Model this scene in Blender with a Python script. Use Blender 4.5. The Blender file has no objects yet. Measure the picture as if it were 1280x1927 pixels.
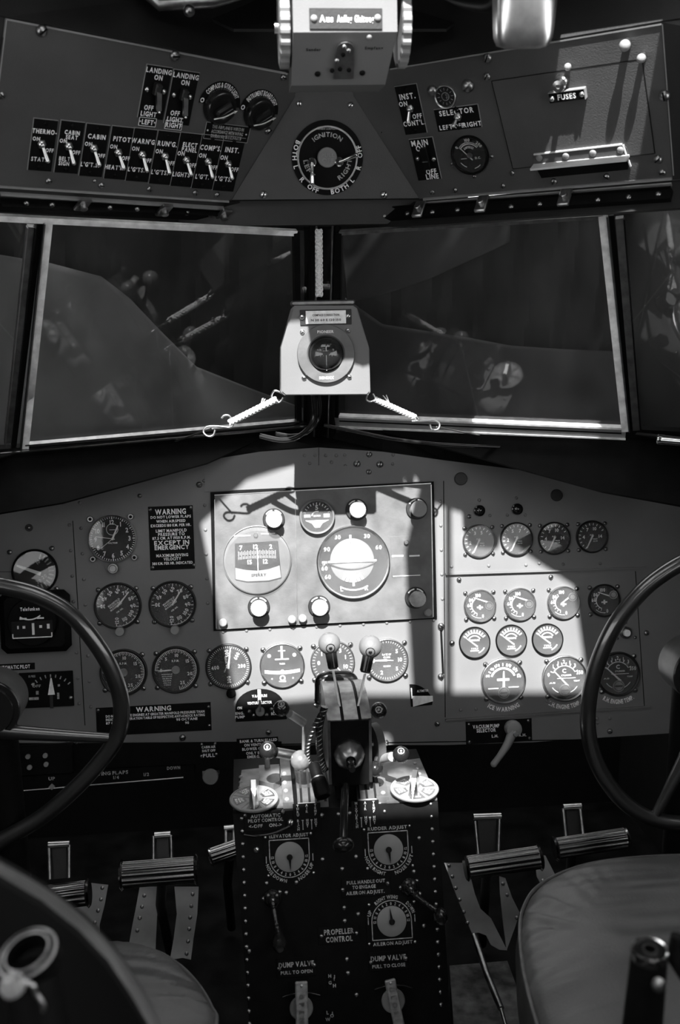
import bpy, bmesh, math, random
from mathutils import Vector, Matrix
from mathutils.geometry import delaunay_2d_cdt, tessellate_polygon
R = math.radians
random.seed(7)
sc = bpy.context.scene
C = sc.collection

# ---------------------------------------------------------------- camera
FPX, IW, IH = 1950.0, 1280, 1927
YAW, PITCH, ROLL = R(5.08), R(10.56), R(1.18)
EYE = Vector((-.136, 0, 1.25))
fw = Vector((math.sin(YAW)*math.cos(PITCH), math.cos(YAW)*math.cos(PITCH), -math.sin(PITCH)))
r0 = Vector((math.cos(YAW), -math.sin(YAW), 0)); u0 = r0.cross(fw)
rt = r0*math.cos(ROLL) - u0*math.sin(ROLL)
up = u0*math.cos(ROLL) + r0*math.sin(ROLL)
cd = bpy.data.cameras.new('camera'); cam = bpy.data.objects.new('camera', cd); C.objects.link(cam)
cd.sensor_fit = 'HORIZONTAL'; cd.sensor_width = 36; cd.lens = 36*FPX/IW; cd.clip_start = .02
m = Matrix((rt, up, -fw)).transposed().to_4x4(); m.translation = EYE; cam.matrix_world = m
sc.camera = cam
cd.dof.use_dof = True; cd.dof.focus_distance = 1.75; cd.dof.aperture_fstop = 9.0

# ---------------------------------------------------------------- sky, sun, exposure
SUN = Vector((-.105, -.655, .749)).normalized()          # towards the sun
w = bpy.data.worlds.new('sky'); sc.world = w; w.use_nodes = True
w.node_tree.nodes['Background'].inputs[0].default_value = (1, 1, 1, 1)
w.node_tree.nodes['Background'].inputs[1].default_value = 3.1
sl = bpy.data.lights.new('sun', 'SUN'); sl.energy = 18; sl.angle = R(.6)
so = bpy.data.objects.new('sun', sl); C.objects.link(so); so.rotation_euler = SUN.to_track_quat('Z', 'Y').to_euler(); so.location = (0, -3, 6)
vs = sc.view_settings; vs.view_transform = 'Standard'; vs.look = 'None'; vs.exposure = 0; vs.gamma = 1; vs.use_curve_mapping = False

# ---------------------------------------------------------------- from a pixel of the frame to a place on a surface
def ray(x, y): return fw + rt*((x-IW/2)/FPX) - up*((y-IH/2)/FPX)
def hit(x, y, p, n):
    d = ray(x, y); return EYE + d*((Vector(p)-EYE).dot(n)/d.dot(n))
def aty(x, y, Y): return hit(x, y, (0, Y, 0), Vector((0, 1, 0)))
def atz(x, y, Z): return hit(x, y, (0, 0, Z), Vector((0, 0, 1)))
def atx(x, y, X): return hit(x, y, (X, 0, 0), Vector((1, 0, 0)))
class Surf:
    def __init__(s, p, n, ex=None):
        s.p = Vector(p); s.n = Vector(n).normalized()
        e = Vector(ex or (1, 0, 0)); s.ex = (e - s.n*e.dot(s.n)).normalized(); s.ey = s.n.cross(s.ex)
    def at(s, x, y, h=0): return hit(x, y, s.p + s.n*h, s.n)
    def k(s, x, y): return (s.at(x+.5, y) - s.at(x-.5, y)).length
    def mat(s, x, y, h=0, rot=0):
        m = Matrix((s.ex, s.ey, s.n)).transposed().to_4x4(); m.translation = s.at(x, y, h)
        return m @ Matrix.Rotation(rot, 4, 'Z')
    def mat0(s):
        m = Matrix((s.ex, s.ey, s.n)).transposed().to_4x4(); m.translation = s.p; return m
    def loc(s, x, y, h=0):
        d = s.at(x, y, h) - s.p; return (d.dot(s.ex), d.dot(s.ey))

# ---------------------------------------------------------------- materials
def mat(name, v, rough=.5, metal=0, spec=.5, var=0, vscale=30, bump=0, bscale=200, trans=0, coat=0, detail=4):
    m = bpy.data.materials.new(name); m.use_nodes = True; nt = m.node_tree; b = nt.nodes['Principled BSDF']
    b.inputs['Base Color'].default_value = (v, v, v, 1); b.inputs['Roughness'].default_value = rough
    b.inputs['Metallic'].default_value = metal; b.inputs['Specular IOR Level'].default_value = spec
    b.inputs['Coat Weight'].default_value = coat
    tc = nt.nodes.new('ShaderNodeTexCoord')
    nz = nt.nodes.new('ShaderNodeTexNoise'); nz.inputs['Scale'].default_value = vscale; nz.inputs['Detail'].default_value = detail
    nt.links.new(tc.outputs['Object'], nz.inputs['Vector'])
    mr = nt.nodes.new('ShaderNodeMapRange'); mr.inputs['From Min'].default_value = .3; mr.inputs['From Max'].default_value = .7
    mr.inputs['To Min'].default_value = v*(1-var); mr.inputs['To Max'].default_value = min(1, v*(1+var))
    nt.links.new(nz.outputs['Fac'], mr.inputs['Value']); nt.links.new(mr.outputs['Result'], b.inputs['Base Color'])
    if bump:
        n2 = nt.nodes.new('ShaderNodeTexNoise'); n2.inputs['Scale'].default_value = bscale; n2.inputs['Detail'].default_value = 5
        nt.links.new(tc.outputs['Object'], n2.inputs['Vector'])
        bp = nt.nodes.new('ShaderNodeBump'); bp.inputs['Strength'].default_value = bump; bp.inputs['Distance'].default_value = .001
        nt.links.new(n2.outputs['Fac'], bp.inputs['Height']); nt.links.new(bp.outputs['Normal'], b.inputs['Normal'])
    return m
def glassmat(name, veil, refl, veilcol=.6):  # pale diffuse layer in the glass, standing in for glare on dials
    m = bpy.data.materials.new(name); m.use_nodes = True; nt = m.node_tree; nt.nodes.remove(nt.nodes['Principled BSDF'])
    out = nt.nodes['Material Output']
    tr = nt.nodes.new('ShaderNodeBsdfTransparent'); gl = nt.nodes.new('ShaderNodeBsdfGlossy'); gl.inputs['Roughness'].default_value = .02
    df = nt.nodes.new('ShaderNodeBsdfDiffuse'); df.inputs[0].default_value = (veilcol, veilcol, veilcol, 1)
    m1 = nt.nodes.new('ShaderNodeMixShader'); m2 = nt.nodes.new('ShaderNodeMixShader')
    lw = nt.nodes.new('ShaderNodeFresnel'); lw.inputs[0].default_value = 1.5
    mu = nt.nodes.new('ShaderNodeMath'); mu.operation = 'MULTIPLY'; mu.inputs[1].default_value = refl; mu.use_clamp = True
    nt.links.new(lw.outputs[0], mu.inputs[0])
    tc = nt.nodes.new('ShaderNodeTexCoord'); nz = nt.nodes.new('ShaderNodeTexNoise'); nz.inputs['Scale'].default_value = 12; nz.inputs['Detail'].default_value = 6
    nt.links.new(tc.outputs['Object'], nz.inputs['Vector'])
    mr = nt.nodes.new('ShaderNodeMapRange'); mr.inputs['From Min'].default_value = .35; mr.inputs['From Max'].default_value = .7
    mr.inputs['To Min'].default_value = veil*.7; mr.inputs['To Max'].default_value = veil*1.3
    nt.links.new(nz.outputs['Fac'], mr.inputs['Value']); nt.links.new(mr.outputs['Result'], m1.inputs[0])
    nt.links.new(tr.outputs[0], m1.inputs[1]); nt.links.new(df.outputs[0], m1.inputs[2])
    nt.links.new(mu.outputs[0], m2.inputs[0]); nt.links.new(m1.outputs[0], m2.inputs[1]); nt.links.new(gl.outputs[0], m2.inputs[2])
    nt.links.new(m2.outputs[0], out.inputs[0]); return m
PAINT = mat('grey_panel_paint', .15, .5, var=.12, vscale=8, bump=.15, bscale=700)
OPAINT = mat('overhead_crackle_paint', .055, .55, var=.15, vscale=12, bump=.4, bscale=500)
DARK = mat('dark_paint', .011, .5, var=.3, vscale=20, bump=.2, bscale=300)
BLACK = mat('black_enamel', .0045, .5, spec=.09, var=.3, vscale=40)
BLACKG = mat('black_glossy', .012, .16, var=.2)
DIAL = mat('dial_black', .010, .5, spec=.2, var=.1)
WHITE = mat('white_marking', .88, .6, var=.12, vscale=150)
DIMW = mat('worn_marking', .38, .6, var=.5, vscale=250)
GYRO = mat('worn_gyro_paint', .115, .42, var=.28, vscale=28, bump=.2, bscale=300, detail=8)
METAL = mat('bare_metal', .75, .3, 1, var=.15, vscale=60)
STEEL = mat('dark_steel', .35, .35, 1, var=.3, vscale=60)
CHROME = mat('chrome', .85, .12, 1, var=.05)
ALU = mat('aluminium', .3, .45, .3, var=.12, vscale=50)
LENS_RED = mat('dark_lamp_lens', .01, .06, coat=1)
SEAL = mat('pale_window_seal', .85, .6, var=.25, vscale=60, bump=.5, bscale=200)
LEATHER = mat('creased_leather', .092, .45, var=.35, vscale=7, bump=.5, bscale=260, detail=8)
def creases(m, dist=.02, scale=16):
    nt = m.node_tree; b = nt.nodes['Principled BSDF']; tc = nt.nodes.new('ShaderNodeTexCoord'); mp = nt.nodes.new('ShaderNodeMapping'); mp.inputs['Scale'].default_value = (.35, 1.6, 1)
    mg = nt.nodes.new('ShaderNodeTexNoise'); mg.noise_type = 'RIDGED_MULTIFRACTAL'; mg.inputs['Scale'].default_value = scale; mg.inputs['Detail'].default_value = 3
    bp = nt.nodes.new('ShaderNodeBump'); bp.inputs['Strength'].default_value = .8; bp.inputs['Distance'].default_value = dist
    nt.links.new(tc.outputs['Object'], mp.inputs['Vector']); nt.links.new(mp.outputs[0], mg.inputs['Vector']); nt.links.new(mg.outputs[0], bp.inputs['Height'])
    old = b.inputs['Normal'].links[0].from_node; nt.links.new(bp.outputs[0], old.inputs['Normal'])
creases(LEATHER)
LIP = mat('sunlit_lip', .62, .4, var=.1)  # whitish colour stands in for sun on the fuse bracket edges
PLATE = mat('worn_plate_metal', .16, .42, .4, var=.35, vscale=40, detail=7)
CORD = mat('white_braided_cord', .8, .8, var=.2, vscale=400, bump=1, bscale=900)
BAKE = mat('ball_bakelite', .15, .3, var=.08, coat=.25)
BLADE = mat('levers_grey', .5, .35, .6, var=.2, vscale=90)
SHEET = mat('grey_sheet_metal', .32, .5, .2, var=.25, vscale=14)
FLOOR = mat('worn_floor', .006, .6, spec=.08, var=.9, vscale=16, detail=8)
KNOBG = mat('grey_knob', .22, .5, var=.1)
KNOBL = mat('pale_knob', .26, .45, var=.08)
WINDOW = glassmat('window_glass', .012, .95)
DGLASS = glassmat('dial_glass', .065, .55)  # diffuse layer greys the black dials as sun glare would
PGLASS = glassmat('clear_dial_glass', .02, .7)
def clothmat(lo=.03, hi=.17, nm='canvas_cover'):
    m = bpy.data.materials.new(nm); m.use_nodes = True; nt = m.node_tree; b = nt.nodes['Principled BSDF']
    b.inputs['Base Color'].default_value = (.3, .3, .3, 1); b.inputs['Roughness'].default_value = .9; b.inputs['Specular IOR Level'].default_value = .1
    tr = nt.nodes.new('ShaderNodeBsdfTranslucent'); tr.inputs[0].default_value = (.3, .3, .3, 1)
    mx = nt.nodes.new('ShaderNodeMixShader'); mx.inputs[0].default_value = .35
    tc = nt.nodes.new('ShaderNodeTexCoord'); nz = nt.nodes.new('ShaderNodeTexNoise'); nz.inputs['Scale'].default_value = 5; nz.inputs['Detail'].default_value = 5
    mr = nt.nodes.new('ShaderNodeMapRange'); mr.inputs['To Min'].default_value = lo; mr.inputs['To Max'].default_value = hi
    nt.links.new(tc.outputs['Object'], nz.inputs['Vector']); nt.links.new(nz.outputs['Fac'], mr.inputs['Value'])
    nt.links.new(mr.outputs['Result'], b.inputs['Base Color']); nt.links.new(mr.outputs['Result'], tr.inputs[0])
    nt.links.new(b.outputs[0], mx.inputs[1]); nt.links.new(tr.outputs[0], mx.inputs[2]); nt.links.new(mx.outputs[0], nt.nodes['Material Output'].inputs[0])
    return m
CLOTH = clothmat(); CLOTH2 = clothmat(.20, .42, 'lit_canvas_flap'); CLOTH3 = clothmat(.10, .24, 'canvas_flap')  # flap copies lightened in colour for the light on their slant

# ---------------------------------------------------------------- glyphs
_g = {}
def glyph(ch):
    if ch in _g: return _g[ch]
    cu = bpy.data.curves.new('t', 'FONT'); cu.body = ch; cu.size = 1; cu.resolution_u = 2; cu.offset = .03; cu.fill_mode = 'FRONT'
    o = bpy.data.objects.new('t', cu); me = o.to_mesh()
    vs_ = [(v.co.x, v.co.y) for v in me.vertices]; fs = [tuple(p.vertices) for p in me.polygons]
    o.to_mesh_clear(); bpy.data.objects.remove(o); bpy.data.curves.remove(cu)
    _g[ch] = (vs_, fs); return _g[ch]
_H = glyph('H'); CAP = max(v[1] for v in _H[0])
def gl(ch):
    vs_, fs = glyph(ch)
    if not vs_: return [], [], .35
    x0 = min(v[0] for v in vs_); x1 = max(v[0] for v in vs_)
    return [((v[0]-x0)/CAP, v[1]/CAP) for v in vs_], fs, (x1-x0)/CAP + .16

# ---------------------------------------------------------------- mesh builder
class MB:
    def __init__(s): s.v = []; s.f = []; s.mi = []; s.sm = []; s.T = Matrix()
    def add(s, vs_, fs, mi=0, smooth=False):
        b = len(s.v); s.v += [s.T @ Vector(v) for v in vs_]
        for f in fs: s.f.append([b+i for i in f]); s.mi.append(mi); s.sm.append(smooth)
        return s
    def box(s, c, d, mi=0, bev=0, rot=0):
        x, y, z = [q/2 for q in d]
        if bev <= 0:
            vs_ = [(i*x, j*y, k*z) for k in (-1, 1) for j in (-1, 1) for i in (-1, 1)]
            fs = [(0, 2, 3, 1), (4, 5, 7, 6), (0, 1, 5, 4), (2, 6, 7, 3), (0, 4, 6, 2), (1, 3, 7, 5)]
        else:
            bev = min(bev, x*.95, y*.95, z*.95)
            vs_ = []; fs = []
            rings = [(-z, 0), (-z+bev, 1), (z-bev, 1), (z, 0)]
            for zz, o in rings:
                X = x if o else x-bev; Y = y if o else y-bev; q = bev if o else bev*.6
                vs_ += [(-X+q, -Y, zz), (X-q, -Y, zz), (X, -Y+q, zz), (X, Y-q, zz), (X-q, Y, zz), (-X+q, Y, zz), (-X, Y-q, zz), (-X, -Y+q, zz)]
            for r in range(3):
                for i in range(8):
                    j = (i+1) % 8; fs.append((r*8+i, r*8+j, r*8+8+j, r*8+8+i))
            fs.append(tuple(reversed(range(8)))); fs.append(tuple(24+i for i in range(8)))
        cr, sr = math.cos(rot), math.sin(rot)
        return s.add([(c[0]+v[0]*cr-v[1]*sr, c[1]+v[0]*sr+v[1]*cr, c[2]+v[2]) for v in vs_], fs, mi)
    def lathe(s, prof, mi=0, n=32, c=(0, 0, 0), axis=None, smooth=True, flute=None):
        """prof: (radius, height) list; closed at ends when radius is 0"""
        M = Matrix()
        if axis is not None: M = Vector(axis).to_track_quat('Z', 'Y').to_matrix().to_4x4()
        vs_ = []; fs = []; rows = []
        for r, h in prof:
            if r <= 1e-7: rows.append([len(vs_)]); vs_.append(Vector((0, 0, h)))
            else:
                rows.append(list(range(len(vs_), len(vs_)+n)))
                for i in range(n):
                    a = 2*math.pi*i/n; q = r*(flute(i) if flute else 1)
                    vs_.append(Vector((q*math.cos(a), q*math.sin(a), h)))
        for A, B in zip(rows, rows[1:]):
            for i in range(n):
                j = (i+1) % n
                if len(A) == 1 and len(B) == 1: break
                if len(A) == 1: fs.append((A[0], B[j], B[i])) if False else fs.append((A[0], B[i], B[j]))
                elif len(B) == 1: fs.append((A[i], A[j], B[0]))
                else: fs.append((A[i], A[j], B[j], B[i]))
        cc = Vector(c)
        return s.add([M @ v + cc for v in vs_], fs, mi, smooth)
    def cyl(s, r, h0, h1, mi=0, n=28, c=(0, 0, 0), axis=None, bev=0, flute=None, r1=None):
        r1 = r if r1 is None else r1
        b = bev
        prof = [(0, h0), (r-b, h0), (r, h0+b), (r1, h1-b), (r1-b, h1), (0, h1)] if b else [(0, h0), (r, h0), (r, h0), (r1, h1), (r1, h1), (0, h1)]
        return s.lathe(prof, mi, n, c, axis, flute=flute, smooth=False if n < 12 else True)
    def rod(s, a, b, r, mi=0, n=12, r1=None):
        a = Vector(a); b = Vector(b); return s.cyl(r, 0, (b-a).length, mi, n, a, b-a, r1=r1)
    def sphere(s, c, r, mi=0, n=24, m=14, axis=None, sq=1):
        prof = [(r*math.sin(math.pi*i/m), -r*math.cos(math.pi*i/m)*sq) for i in range(m+1)]
        prof[0] = (0, -r*sq); prof[-1] = (0, r*sq)
        return s.lathe(prof, mi, n, c, axis)
    def dome(s, c, r, h, mi=0, n=12, axis=None):
        prof = [(r, -h*.3), (r, 0)]+[(r*math.cos(math.pi/2*i/4), h*math.sin(math.pi/2*i/4)) for i in range(1, 4)]+[(0, h)]
        return s.lathe(prof, mi, n, c, axis)
    def tube(s, pts, r, mi=0, n=10, closed=False, rf=None):
        pts = [Vector(p) for p in pts]; N = len(pts); rows = []; vs_ = []; fs = []
        T0 = (pts[1]-pts[0]).normalized(); nrm = T0.orthogonal().normalized()
        for i in range(N):
            if closed: t = (pts[(i+1) % N]-pts[i-1]).normalized()
            else: t = (pts[min(i+1, N-1)]-pts[max(i-1, 0)]).normalized()
            nrm = (nrm - t*nrm.dot(t)).normalized(); bn = t.cross(nrm)
            rr = r*(rf(i/(N-1)) if rf else 1)
            rows.append(len(vs_))
            for k in range(n):
                a = 2*math.pi*k/n; vs_.append(pts[i]+(nrm*math.cos(a)+bn*math.sin(a))*rr)
        for i in range(N if closed else N-1):
            A = rows[i]; B = rows[(i+1) % N]
            for k in range(n):
                j = (k+1) % n; fs.append((A+k, A+j, B+j, B+k))
        if not closed:
            fs.append(tuple(reversed(range(n)))); fs.append(tuple(rows[-1]+k for k in range(n)))
        return s.add(vs_, fs, mi, True)
    def poly(s, pts, z0, z1, mi=0):
        """extruded 2D outline"""
        n = len(pts)
        ar = sum(pts[i][0]*pts[(i+1) % n][1]-pts[(i+1) % n][0]*pts[i][1] for i in range(n))
        if ar < 0: pts = pts[::-1]
        tri = tessellate_polygon([[Vector((p[0], p[1], 0)) for p in pts]])
        vs_ = [(p[0], p[1], z1) for p in pts]+[(p[0], p[1], z0) for p in pts]
        fs = []
        for t in tri:
            a, b, c = [Vector(pts[i]) for i in t]
            t = t if (b-a).cross(c-a) > 0 else (t[0], t[2], t[1])
            fs.append(tuple(t)); fs.append((t[0]+n, t[2]+n, t[1]+n))
        fs += [(i, i+n, (i+1) % n+n, (i+1) % n) for i in range(n)]
        return s.add(vs_, fs, mi)
    def flat(s, pts, z, mi=1):
        return s.poly(pts, z-.0002, z, mi)
    def ring(s, r0, r1, z, mi=1, n=48, a0=0, a1=360, c=(0, 0)):
        """flat arc band; clock degrees"""
        full = abs(a1-a0) >= 360; k = max(3, int(n*abs(a1-a0)/360)); vs_ = []; fs = []
        for i in range(k+1):
            a = R(a0+(a1-a0)*i/k)
            for r in (r0, r1): vs_.append((c[0]+r*math.sin(a), c[1]+r*math.cos(a), z))
        for i in range(k): fs.append((2*i, 2*i+1, 2*i+3, 2*i+2))
        return s.add(vs_, fs, mi)
    def ticks(s, a0, a1, n, r0, r1, w_, z, mi=1, skip=()):
        for i in range(n):
            if i in skip: continue
            a = R(a0+(a1-a0)*i/(n-1)); d = (math.sin(a), math.cos(a)); p = (d[1]*w_/2, -d[0]*w_/2)
            s.add([(d[0]*r0-p[0], d[1]*r0-p[1], z), (d[0]*r0+p[0], d[1]*r0+p[1], z), (d[0]*r1+p[0], d[1]*r1+p[1], z), (d[0]*r1-p[0], d[1]*r1-p[1], z)], [(0, 1, 2, 3)], mi)
        return s
    def text(s, t, x, y, h, z, mi=1, rot=0, align='c', sx=1, sp=0):
        L = [gl(ch) for ch in t]; W = sum((a+sp) for _, _, a in L)-.16-sp
        X = {'c': -W/2, 'l': 0, 'r': -W}[align]; cr, sr = math.cos(rot), math.sin(rot)
        for vs_, fs, a in L:
            P = []
            for vx, vy in vs_:
                qx = (X+vx)*h*sx; qy = (vy-.5)*h; P.append((x+qx*cr-qy*sr, y+qx*sr+qy*cr, z))
            s.add(P, fs, mi); X += a+sp
        return s
    def fit(s, t, x, y, w_, h, z, mi=1, rot=0):
        """text scaled to a width"""
        W = (sum(gl(ch)[2] for ch in t)-.16)*h
        return s.text(t, x, y, h, z, mi, rot, sx=w_/W)
    def arctext(s, t, r, mid, h, z, mi=1, inward=False, c=(0, 0), sx=1, span=None):
        L = [gl(ch) for ch in t]; W = (sum(a for _, _, a in L)-.16)*h*sx
        if span: sx *= R(span)*r/W; W = R(span)*r
        sgn = -1 if inward else 1
        ang = R(mid)-sgn*W/2/r
        for vs_, fs, a in L:
            wd = a*h*sx; am = ang+sgn*(wd/2)/r
            ca, sa = math.cos(am), math.sin(am)
            P = []
            for vx, vy in vs_:
                lx = (vx*h*sx-wd/2); ly = (vy-.5)*h
                if inward: lx, ly = -lx, -ly
                P.append((c[0]+sa*(r+ly)+ca*lx, c[1]+ca*(r+ly)-sa*lx, z))
            s.add(P, fs, mi); ang += sgn*wd/r
        return s
    def build(s, name, mats, parent=None, world=False):
        me = bpy.data.meshes.new(name); vs_ = s.v
        if world and parent is not None:
            inv = WM[parent.name].inverted(); vs_ = [inv @ v for v in vs_]
        me.from_pydata([tuple(v) for v in vs_], [], s.f)
        for mm in (mats if isinstance(mats, (list, tuple)) else [mats]): me.materials.append(mm)
        nm = len(me.materials)
        me.polygons.foreach_set('material_index', [min(i, nm-1) for i in s.mi])
        me.polygons.foreach_set('use_smooth', s.sm); me.update()
        o = bpy.data.objects.new(name, me); C.objects.link(o)
        if any(s.sm): me.set_sharp_from_angle(angle=R(38))
        if parent is not None: o.parent = parent
        return o
WM = {}
def thing(name, label, cat, M=None, group=None):
    o = bpy.data.objects.new(name, None); C.objects.link(o); o.empty_display_size = .01
    M = M if M is not None else Matrix(); o.matrix_world = M; WM[o.name] = M.copy()
    o['label'] = label; o['category'] = cat
    if group: o['group'] = group
    return o
def tag(o, label, cat, group=None):
    o['label'] = label; o['category'] = cat
    if group: o['group'] = group
    return o
def struct(name, mb, mats):
    o = mb.build(name, mats); o['kind'] = 'structure'; return o
def T(p): return Matrix.Translation(p)
def sub(name, parent, M):
    """empty-less part frame: returns a matrix local to the parent"""
    return WM[parent.name].inverted() @ M
def catmull(P, k=8, closed=False):
    P = [Vector(p) for p in P]; N = len(P); out = []
    rng = range(N) if closed else range(N-1)
    for i in rng:
        if closed: a, b, c, d = P[i-1], P[i], P[(i+1) % N], P[(i+2) % N]
        else: a, b, c, d = P[max(i-1, 0)], P[i], P[i+1], P[min(i+2, N-1)]
        for j in range(k):
            t = j/k; out.append(.5*((2*b)+(c-a)*t+(2*a-5*b+4*c-d)*t*t+(3*b-a-3*c+d)*t**3))
    if not closed: out.append(P[-1])
    return out
_screw = {}
def screw_mesh(r, kind, mt):
    key = (round(r, 5), kind, mt.name)
    if key not in _screw:
        b = MB()
        b.lathe([(r, -r*.3), (r, r*.15), (r*.8, r*.5), (r*.4, r*.72), (0, r*.78)], n=14)
        if kind == 'slot': b.box((0, 0, r*.75), (r*1.5, r*.28, r*.14), 1, rot=.6)
        o = b.build('screw', [mt, BLACK]); _screw[key] = o.data; bpy.data.objects.remove(o)
    return _screw[key]
def screws(parent, pts, r, kind='slot', mt=None, name='screw', z=0, M=None):
    """individual screws as parts; pts local to the parent (or world matrices through M)"""
    me = screw_mesh(r, kind, mt or STEEL)
    for p in pts:
        o = bpy.data.objects.new(name, me); C.objects.link(o); o.parent = parent
        L = T(Vector((p[0], p[1], p[2] if len(p) > 2 else z))) @ Matrix.Rotation(random.uniform(0, 3), 4, 'Z')
        o.matrix_local = (M @ L) if M is not None else L

# ---------------------------------------------------------------- the surfaces of the cockpit
TM = R(9.4); NM = Vector((0, -math.cos(TM), math.sin(TM)))
PM = Surf((-.0044, 1.8245, .8299), NM)                                     # main instrument panel
TO = R(10); NO = Vector((0, -math.cos(TO), -math.sin(TO)))
OC = Surf((0, 1.68, 1.4334), NO)                                           # overhead, centre triangle
OL = Surf((-.1482, 1.6799, 1.4336), (.4911, -.7316, -.4729), (.8303, .5574, 0))
OR = Surf((.1499, 1.68, 1.4329), (-.512, -.7083, -.4859), (.8105, -.5857, 0))
WB0 = Vector((0, 1.9245, 1.0558)); WT0 = Vector((0, 1.7245, 1.3913))
LB = atz(42, 838, 1.0558); LT = atz(88, 418, 1.3913); RB = atz(1178, 806, 1.0558); RT = atz(1136, 408, 1.3913)
def plane3(a, b, c, ex):
    n = (b-a).cross(c-a).normalized()
    if n.y > 0: n = -n
    return Surf(a, n, ex)
WL = plane3(LB, WB0, WT0, (WB0-LB)); WR = plane3(RB, WB0, WT0, (RB-WB0))
def pxbeam(mb, s, a, b, wpx, h0, h1, mi=0):
    old = mb.T; mb.T = s.mat0(); A = Vector(s.loc(*a)); B = Vector(s.loc(*b)); k = s.k((a[0]+b[0])/2, (a[1]+b[1])/2)
    d = (B-A).normalized(); p = Vector((-d.y, d.x))*wpx*k/2
    mb.poly([tuple(A-p), tuple(B-p), tuple(B+p), tuple(A+p)], h0, h1, mi); mb.T = old; return mb
def pxpoly(mb, s, pts, h0, h1, mi=0):
    old = mb.T; mb.T = s.mat0(); mb.poly([s.loc(*p) for p in pts], h0, h1, mi); mb.T = old; return mb
def quadstrip(mb, A, B, mi=0, th=.004):
    """sheet between two 3-D polylines, with thickness"""
    n = len(A); vs_ = []; 
    for a, b in zip(A, B):
        vs_ += [a, b]
    off = (A[1]-A[0]).cross(B[0]-A[0]).normalized()*th
    k = len(vs_); vs_ += [v+off for v in vs_]; fs = []
    for i in range(n-1):
        fs.append((2*i, 2*i+1, 2*i+3, 2*i+2)); fs.append((k+2*i, k+2*i+2, k+2*i+3, k+2*i+1))
        fs.append((2*i, 2*i+2, k+2*i+2, k+2*i)); fs.append((2*i+1, k+2*i+1, k+2*i+3, 2*i+3))
    fs.append((0, k, k+1, 1)); fs.append((2*n-2, 2*n-1, k+2*n-1, k+2*n-2))
    return mb.add(vs_, fs, mi)

# roof of the cockpit; unseen openings shaped to drop sun on chosen spots
RZ = 1.78
def roof_openings():
    up_ = lambda P: (lambda k: (P.x+SUN.x*k, P.y+SUN.y*k))((RZ-P.z)/SUN.z)
    main = [(-.347, 1.061), (-.252, 1.142), (-.16, 1.172), (.03, 1.172), (.05, 1.135), (.141, 1.056), (.185, 1.021), (.312, .914), (.307, .715), (-.123, .733), (-.339, .725)]
    def hole(px): return [up_(PM.at(*q)) for q in px]
    return {
        'left': [up_(PM.at(378, 985)), (-.252, 1.137), (-.16, 1.163), (-.02, 1.170), (.03, 1.165), (.055, 1.128), up_(PM.at(790, 925)), up_(PM.at(762, 1045)), up_(PM.at(776, 1308)), up_(PM.at(670, 1308)), up_(PM.at(448, 1328))],
        'strip': hole([(817, 946), (838, 953), (838, 1298), (822, 1298)]),
        'right': hole([(850, 958), (886, 969), (935, 1005), (1080, 1103), (1107, 1304), (852, 1304)]),
        'ped_r': [up_(atz(*q, .53)) for q in [(712, 1455), (760, 1440), (842, 1458), (845, 1512), (684, 1520), (690, 1470)]],
        'ped_l': [up_(atz(*q, .53)) for q in [(505, 1452), (600, 1440), (612, 1500), (575, 1510), (505, 1520), (484, 1500)]],
        'levers': [up_(aty(*q, 1.53)) for q in [(594, 1186), (724, 1186), (726, 1250), (592, 1250)]],  # added opening that lets sun reach the throttle balls
        'front': [(.262, 1.262), (.272, 1.278), (.28, 1.305), (.387, 1.224), (.376, 1.177)],
        'rear': [(-.48, -.90), (.48, -.90), (.48, -.38), (-.48, -.38)],  # added opening, out of view, for sky light from above
        'sill': [(.165, 1.172), (.17, 1.200), (.36, 1.122), (.368, 1.088)],
        'sill_l': [(-.345, 1.198), (-.272, 1.232), (-.268, 1.256), (-.34, 1.224)],
    }
HOLES = roof_openings()
def roof():
    b = MB(); x0, x1, y0, y1 = -1.0, 1.05, -2.6, 1.98
    V = [(x0, y0), (x1, y0), (x1, y1), (x0, y1)]; E_ = [(0, 1), (1, 2), (2, 3), (3, 0)]
    for h in HOLES.values():
        k = len(V); V += [tuple(p) for p in h]; E_ += [(k+i, k+(i+1) % len(h)) for i in range(len(h))]
    vo, _, fo, *_r = delaunay_2d_cdt([Vector(v) for v in V], E_, [], 0, 1e-6)
    def inside(p, poly):
        c = False; n = len(poly)
        for i in range(n):
            a, d = poly[i], poly[(i+1) % n]
            if (a[1] > p[1]) != (d[1] > p[1]) and p[0] < (d[0]-a[0])*(p[1]-a[1])/(d[1]-a[1])+a[0]: c = not c
        return c
    fs = []
    for f in fo:
        ce = sum((vo[i] for i in f), Vector((0, 0)))/len(f)
        if not any(inside(ce, h) for h in HOLES.values()): fs.append(tuple(f))
    b.add([(v.x, v.y, RZ) for v in vo], fs)
    o = struct('ceiling', b, DARK); md = o.modifiers.new('thickness', 'SOLIDIFY'); md.thickness = .004; md.offset = 0
    return o
roof()

b = MB(); b.box((0, 0, -.01), (2.2, 5.2, .02)); struct('floor', b, FLOOR)
b = MB(); b.box((0, 2.45, .55), (2.2, .02, 1.1)); struct('wall_front', b, DARK)
for sgn, nm in ((-1, 'left'), (1, 'right')):
    b = MB(); q = [Vector((sgn*x, y, 0)) for x, y in ((.80, 2.45), (.82, 1.8), (.92, 1.1), (.98, -2.6))]
    quadstrip(b, q, [v+Vector((sgn*.02, 0, 1.0)) for v in q], th=.01*sgn)
    t_ = [v+Vector((0, 0, 1.45)) for v in q]; quadstrip(b, [v+Vector((sgn*-.02, 0, 0)) for v in t_], [Vector((v.x, v.y, 1.78)) for v in t_], th=.01*sgn)
    struct('wall_'+nm, b, DARK)

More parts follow.
